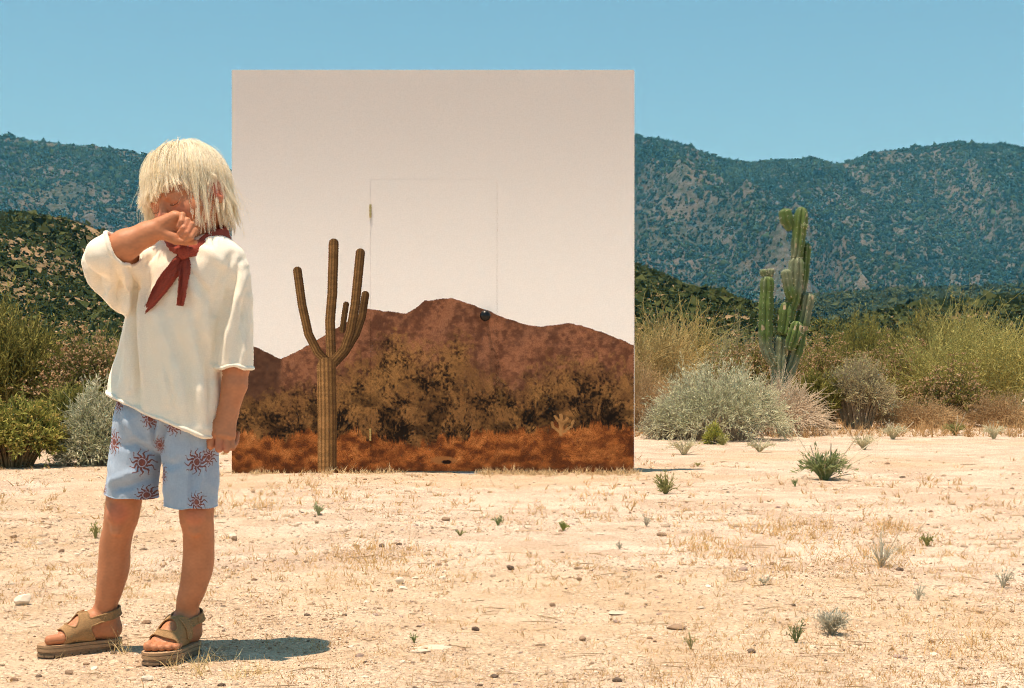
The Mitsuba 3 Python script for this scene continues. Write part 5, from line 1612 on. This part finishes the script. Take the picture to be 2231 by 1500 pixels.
def closed_curve(P, n):
    P = np.asarray(P, float)
    m = len(P)
    out = []
    for k in range(n):
        t = k / n * m
        i = int(t)
        f = t - i
        p0, p1, p2, p3 = P[(i - 1) % m], P[i % m], P[(i + 1) % m], P[(i + 2) % m]
        out.append(.5 * (2 * p1 + (p2 - p0) * f + (2 * p0 - 5 * p1 + 4 * p2 - p3) * f ** 2 + (3 * p1 - p0 - 3 * p2 + p3) * f ** 3))
    return np.array(out)


neck_px = [(404, 549, -.098), (440, 538, -.082), (474, 523, -.048), (494, 511, .005), (470, 500, .055), (425, 497, .075), (380, 506, .055), (362, 520, .010), (368, 532, -.045), (384, 541, -.080)]
half = [.010, .0175, .0185, .016, .015, .015, .015, .014, .012, .011]
Cn = closed_curve([A(u, v, d) for u, v, d in neck_px], 140)
hw = closed_curve(np.array([[h_, 0, 0] for h_ in half]), 140)[:, 0]
cen = Cn.mean(0)
m_ = 22
ph = np.arange(m_) * 2 * np.pi / m_
rows = []
for k in range(140):
    t = Cn[(k + 1) % 140] - Cn[k - 1]
    t /= np.linalg.norm(t)
    out = (Cn[k] - cen) * [1, 1, 0]
    out -= t * (out @ t)
    out /= np.linalg.norm(out)
    up = np.cross(t, out)
    up = up if up[2] > 0 else -up
    up = up * .9 + out * -.35
    wr = 1 + .16 * np.sin(3 * ph + k * .11) + .10 * np.sin(7 * ph - k * .19 + 1)
    rows.append(Cn[k] + (out[None] * np.cos(ph)[:, None] * .0075 + up[None] * np.sin(ph)[:, None] * hw[k]) * wr[:, None])
R_ = np.array(rows)
R_ = np.concatenate([R_, R_[:1]])
R_ = np.concatenate([R_, R_[:, :1]], 1)
band = grid_mesh(R_)


def tail(pts, lift, seed, wr=3.0):
    p = np.array(pts, float)
    n = 46
    s = np.linspace(0, 1, n)
    cs = np.concatenate([[0], np.cumsum(np.linalg.norm(np.diff(p[:, :2], axis=0), axis=1))])
    cs /= cs[-1]
    U, Vv, W = (ndimage.gaussian_filter1d(np.interp(s, cs, p[:, k]), 2, mode='nearest') for k in range(3))
    dU, dV = np.gradient(U), np.gradient(Vv)
    L = np.hypot(dU, dV)
    nu, nv = -dV / L, dU / L
    a = np.linspace(-1, 1, 15)
    UU = U[:, None] + nu[:, None] * W[:, None] * a + (meshkit.fbm(np.stack([s * 40, s * 0, s * 0 + seed], -1), 2, seed) - .5)[:, None] * 2.2 * np.abs(a) ** 6
    VV = Vv[:, None] + nv[:, None] * W[:, None] * a
    o = np.stack([(UU - CX) * S0, np.full(UU.shape, D0 - .5), CAM_H - (VV - HZ) * S0], -1).reshape(-1, 3)
    loc, ri, _ = SHIRT.ray.intersects_location(o, np.tile([0, 1.0, 0], (len(o), 1)), multiple_hits=False)
    y = np.full(len(o), D0 - .07)
    y[ri] = loc[:, 1]
    y = ndimage.gaussian_filter(y.reshape(UU.shape), (4, 4))
    t = s[:, None]
    y = y - .008 - lift * np.sin(np.pi * np.minimum(t * .8, 1)) - .0045 * np.sin(a[None] * wr + seed + t * 3) * np.minimum(W / 14, 1)[:, None] - .002 * np.sin(a[None] * 9 + seed * 2 - t * 5)
    y[0] = np.minimum(y[0], D0 - .095)
    P = np.stack([o[:, 0].reshape(UU.shape), y, o[:, 2].reshape(UU.shape)], -1)
    # perspective: the cloth is nearer than the plane it was traced on
    kf = (P[..., 1] / D0)[..., None]
    P = np.concatenate([P[..., :1] * kf, P[..., 1:2], CAM_H + (P[..., 2:] - CAM_H) * kf], -1)
    back = P + np.array([0, .0016, 0])
    v, f = grid_mesh(P)
    v2, f2 = grid_mesh(back)
    return join((v, f), (v2, f2[:, ::-1]))


kv, kf_ = ico(3)
kv = kv * (1 + .35 * (meshkit.fbm(kv * 2.2, 2, 4)[:, None] - .5)) * [.0125, .010, .0145] + A(402, 551, -.103)
t1 = tail([(402, 546, 8), (394, 562, 12), (381, 584, 15), (362, 610, 17), (345, 636, 14.5), (327, 664, 9), (305, 692, 1.5)], .012, 1)
t2 = tail([(402, 550, 8), (402, 570, 13), (402, 590, 13.5), (399, 612, 10.5), (396, 640, 9.5), (392, 669, 7.5)], .016, 2, 4.0)
obj(me + '__neckerchief', join(band, (kv, kf_)), 'mat_scarf', smooth=True, label='rust-red neckerchief knotted in front')
obj(me + '__neckerchief__tail', t1, 'mat_scarf', smooth=50)
obj(me + '__neckerchief__tail', t2, 'mat_scarf', smooth=50)

# -- sandals
mat('mat_suede', base_color=weave((0.310, 0.188, 0.092), 0.5, 500.0, 500.0), roughness=0.95, specular=0.08, sheen=0.5)
mat('mat_sole', base_color=weave((0.32, 0.205, 0.12), 0.3, 300.0, 300.0), roughness=0.85, specular=0.2)
mat('mat_tread', base_color=weave((0.22, 0.145, 0.09), 0.3, 300.0, 300.0), roughness=0.9, specular=0.15)


def footprint(inset=0.0):
    x = np.array([0, .012, .03, .055, .08, .105, .13, .150, .168, .180, .186])
    med = np.array([.004, .022, .0285, .0275, .0265, .0315, .0370, .0375, .0335, .0235, .006])
    lat = np.array([-.004, -.021, -.0285, -.0290, -.0310, -.0365, -.0395, -.0360, -.0255, -.0120, .004])
    pol = sg.Polygon(np.vstack([np.stack([x, med], 1), np.stack([x, lat], 1)[::-1]])).buffer(.008).buffer(-.008)
    xs = np.array(pol.buffer(-inset).exterior.coords)[:-1]
    for _ in range(2):
        xs = .5 * xs + .25 * (np.roll(xs, 1, 0) + np.roll(xs, -1, 0))
    return sg.Polygon(xs)


def place(ft, m):
    v = np.array(m.vertices)
    v = np.array([ft.P(*p) for p in v])
    t = trimesh.Trimesh(v, m.faces, process=False)
    if t.volume < 0:
        t.invert()
    return t


def layer(ft, inset, z0, z1):
    m = trimesh.creation.extrude_polygon(footprint(inset), z1 - z0, engine='earcut')
    m.apply_translation([0, 0, z0])
    return place(ft, m)


for ft, chain, lab in ((FL, LEGS[0][1], 'tan suede sandal pointing left, in full sun'), (FR, LEGS[1][1], 'tan suede sandal pointing at the camera, half in shade')):
    key = me + '__sandal'
    n_ = sum(k_.startswith(me + '__sandal') and k_.endswith('sole') and '__sole' in k_ for k_ in scene)
    key = key if n_ == 0 else f'{key}_{n_:03d}'
    lugs = []
    for xk in np.arange(.006, .18, .0190):
        half_w = footprint(.0).intersection(sg.box(xk, -.1, xk + .0168, .1))
        if not half_w.is_empty:
            m = trimesh.creation.extrude_polygon(half_w, .0042, engine='earcut')
            lugs.append(place(ft, m))
    sole = trimesh.util.concatenate([layer(ft, .0012, .0040, .0105)] + lugs)
    obj(key + '__sole', sole, 'mat_tread', smooth=35)
    bed = trimesh.util.concatenate([layer(ft, .0, .0107, .0172), layer(ft, .0022, .0170, .0188), layer(ft, .0004, .0186, SOLE + .0015)])
    obj(key + '__footbed', bed, 'mat_sole', smooth=35)
    pts = np.array([ft.P(-.01, 0, 0), ft.P(.19, .05, 0), ft.P(.19, -.05, 0), ft.P(0, .05, .16), ft.P(0, -.05, .16)])
    B4 = Field(pts.min(0) - .02, pts.max(0) + .02, .0017)
    add_foot(B4, ft, toes=False, chain=[c for c in chain[-3:]])
    V, F = relax(*B4.mesh(level=.0042), it=5)
    x, y, z = ft.local(V).T
    zz_ = z - SOLE
    front = .141 - 9.0 * (y - .004) ** 2 + .10 * np.minimum(y, 0)
    rear = .080 - .55 * np.clip(.030 - zz_, 0, 1)
    band_ = (x < front) & (x > rear) & (zz_ > -.003) & (zz_ < .066 - .25 * np.clip(x - .08, -.02, 1)) & (x > .066)
    hole = (((x - .112) / .0135) ** 2 + ((y - .006) / .0240) ** 2 < 1) & (zz_ > .006)
    zc = .064 - .26 * x
    strap = (x < .092) & (np.abs(zz_ - zc) < .0085) & (zz_ > .02)
    up_keep = (band_ & ~hole) | ((x >= .030) & strap)
    Vu, Fu = cut(V, F, up_keep)
    Vu = snap(Vu, Fu, None)
    Vi = Vu - normals(Vu, Fu) * .0025
    obj(key + '__upper', join((Vu, Fu), (Vi, Fu[:, ::-1]), hem_tubes(Vu, Fu, .0016, .1)), 'mat_suede', smooth=True)
    V2_, F2_ = relax(*B4.mesh(level=.0050), it=5)
    x, y, z = ft.local(V2_).T
    zz_ = z - SOLE
    st = (x < .050) & (np.abs(zz_ - (.064 - .26 * x)) < .0088)
    Vu, Fu = cut(V2_, F2_, st)
    Vu = snap(Vu, Fu, None)
    Vi = Vu - normals(Vu, Fu) * .0028
    obj(key + '__heel_strap', join((Vu, Fu), (Vi, Fu[:, ::-1]), hem_tubes(Vu, Fu, .0015, .1)), 'mat_suede', smooth=True)
    # outer fastening tab over a ring
    V3_, F3_ = relax(*B4.mesh(level=.0068), it=5)
    x, y, z = ft.local(V3_).T
    zz_ = z - SOLE
    tabr = (np.abs(x - .083 - (zz_ - .03) * .1) < .0095) & (y < -.004) & (zz_ > .016) & (zz_ < .062)
    Vu, Fu = cut(V3_, F3_, tabr)
    if len(Fu):
        Vu = snap(Vu, Fu, None)
        obj(key + '__strap_tab', join((Vu, Fu), hem_tubes(Vu, Fu, .0018, .1)), 'mat_suede', smooth=True)
    tag(key, lab)
# ------------------------------------------------------------------ hair
g = np.random.default_rng(77)
pole = hu - .32 * hf
pole /= np.linalg.norm(pole)
pf = hf - pole * (hf @ pole)
pf /= np.linalg.norm(pf)
NL, PER, M = 620, 17, 10
phi = np.sort(g.uniform(-np.pi, np.pi, NL))
th0 = np.radians(g.uniform(2, 55, NL))
lay = g.uniform(.985, 1.075, NL)
fr = np.abs(phi)
front = fr < np.radians(50)
side_t = np.clip((fr - np.radians(44) - (phi < 0) * np.radians(13)) / np.radians(14), 0, 1)
# where each lock ends, in the head's own up direction
u_end = (1 - side_t) * (-.0150 + g.normal(size=NL) * .0040 + .010 * np.clip(phi / .8, -.2, 1)) + side_t * (-.094 + g.normal(size=NL) * .017 - .004 * (fr > 2.2) + .006 * np.sign(phi))
ear = (phi > np.radians(81)) & (phi < np.radians(93)) & (g.uniform(size=NL) < .65)
u_end = np.where(ear, g.uniform(-.045, .0, NL), u_end)
th0 = np.where(front & (g.uniform(size=NL) < .6), np.radians(g.uniform(15, 55, NL)), th0)
RAD = np.array([.0755, .091, .0865])


def lock_path(ph, t0, lam, ue, flare, sway):
    """Over the skull from the crown, then down; points (M, 3)."""
    k = len(ph)
    out = np.zeros((k, M, 3))
    d = pf[None] * np.cos(ph)[:, None] + hr[None] * np.sin(ph)[:, None]
    n1 = 5
    for j in range(n1):
        th = t0 + (np.radians(84) - t0) * j / (n1 - 1)
        q = d * np.sin(th)[:, None] + pole[None] * np.cos(th)[:, None]
        loc = q @ HAX.T
        out[:, j] = HC + (loc * RAD * lam[:, None]) @ HAX
    last = out[:, n1 - 1]
    du = (last - HC) @ hu
    fall = np.maximum(du - ue, .004)
    down = -(.30 * hu + .70 * np.array([0, 0, 1.0]))
    down /= np.linalg.norm(down)
    for j in range(n1, M):
        f = (j - n1 + 1) / (M - n1)
        out[:, j] = last + down * (fall * f)[:, None] + d * (flare * fall * (f - .55 * f * f))[:, None] + sway * (f ** 1.6)[..., None] if np.ndim(f) else last + down * (fall * f)[:, None] + d * (flare * fall * (f - .55 * f * f))[:, None] + sway * f ** 1.6
    return out


flare = np.where(front, .06, np.where(phi < 0, .14, -.13)) + g.normal(size=NL) * .12
sway = g.normal(size=(NL, 3)) * [.009, .009, .003]
base = lock_path(phi, th0, lay, u_end, flare, sway)
mb = MB()
f = np.linspace(0, 1, M)
allP, allR, allC = [], [], []
for k in range(PER):
    off = g.normal(size=(NL, 1, 3)) * .0044 * (1 - .82 * f ** 1.3)[None, :, None] + np.cumsum(g.normal(size=(NL, M, 3)) * .0005, 1)
    cutn = 1 - np.abs(g.normal(size=(NL, 1, 1))) * .05
    sl_ = 1 - np.abs(g.normal(size=NL)) * .085
    fi = f[None] * sl_[:, None] * (M - 1)
    ii = np.minimum(fi.astype(int), M - 2)
    w_ = (fi - ii)[..., None]
    P = base[np.arange(NL)[:, None], ii] * (1 - w_) + base[np.arange(NL)[:, None], ii + 1] * w_ + off
    allP.append(P)
    allR.append(np.linspace(1, .35, M)[None] * g.uniform(.00033, .00066, (NL, 1)))
    t = g.uniform(size=(NL, 1))
    allC.append(lerp((.99, .945, .83), (.95, .85, .67), t ** 1.6) * g.uniform(.9, 1.06, (NL, 1)))
# the body of each lock under its loose strands
mb.tubes(base, np.linspace(1, .25, M)[None] * g.uniform(.0022, .0034, (NL, 1)), np.tile([[.95, .86, .68]], (NL, 1)), 5)
# flyaways
n = 170
p2 = g.uniform(-np.pi, np.pi, n)
fly = lock_path(p2, np.radians(g.uniform(5, 60, n)), g.uniform(1.03, 1.13, n), np.where(np.abs(p2) < .85, -.02, -.10) + g.normal(size=n) * .018, g.normal(size=n) * .25 + .2, g.normal(size=(n, 3)) * .018)
fly += np.cumsum(g.normal(size=(n, M, 3)) * .0011, 1)
allP.append(fly)
allR.append(np.linspace(1, .4, M)[None] * g.uniform(.0003, .0006, (n, 1)))
allC.append(np.tile([[.90, .80, .58]], (n, 1)))
mb.tubes(np.concatenate(allP), np.concatenate(allR), np.concatenate(allC), 3)
# the undermost hair, close on the skull
v, fc = ico(5)
loc = v * RAD * .975
keep = (loc[:, 2] > .004 + .02 * np.sin(v[:, 0] * 60) * 0) | (loc[:, 1] < .010 - .1 * np.maximum(-loc[:, 2] - .02, 0))
keep &= loc[:, 2] > -.075
keep &= ~((loc[:, 0] > .04) & (np.abs(loc[:, 1] + .008) < .016) & (loc[:, 2] < -.012) & (loc[:, 2] > -.062))
cv, cf = cut(HC + loc @ HAX, fc, keep)
mb.add(cv, cf, np.array([.66, .54, .36]))
scene['mat_hair'] = {'type': 'principledthin', 'base_color': VC, 'roughness': 0.42, 'diff_trans': 0.7, 'spec_trans': 0.0, 'eta': 1.45}
obj(me + '__hair', mb.mesh(), 'mat_hair', smooth=True, color=mb.colors(), label='pale blond bob with a straight fringe')
# ------------------------------------------------------------------ the air
scene['haze'] = {'type': 'cube', 'to_world': T().translate([0, 0, 325]).scale([9500, 9500, 330]), 'bsdf': {'type': 'null'}, 'interior': {'type': 'ref', 'id': 'air'}}
tag('haze', label='thin blue summer haze in front of the mountains', kind='stuff')
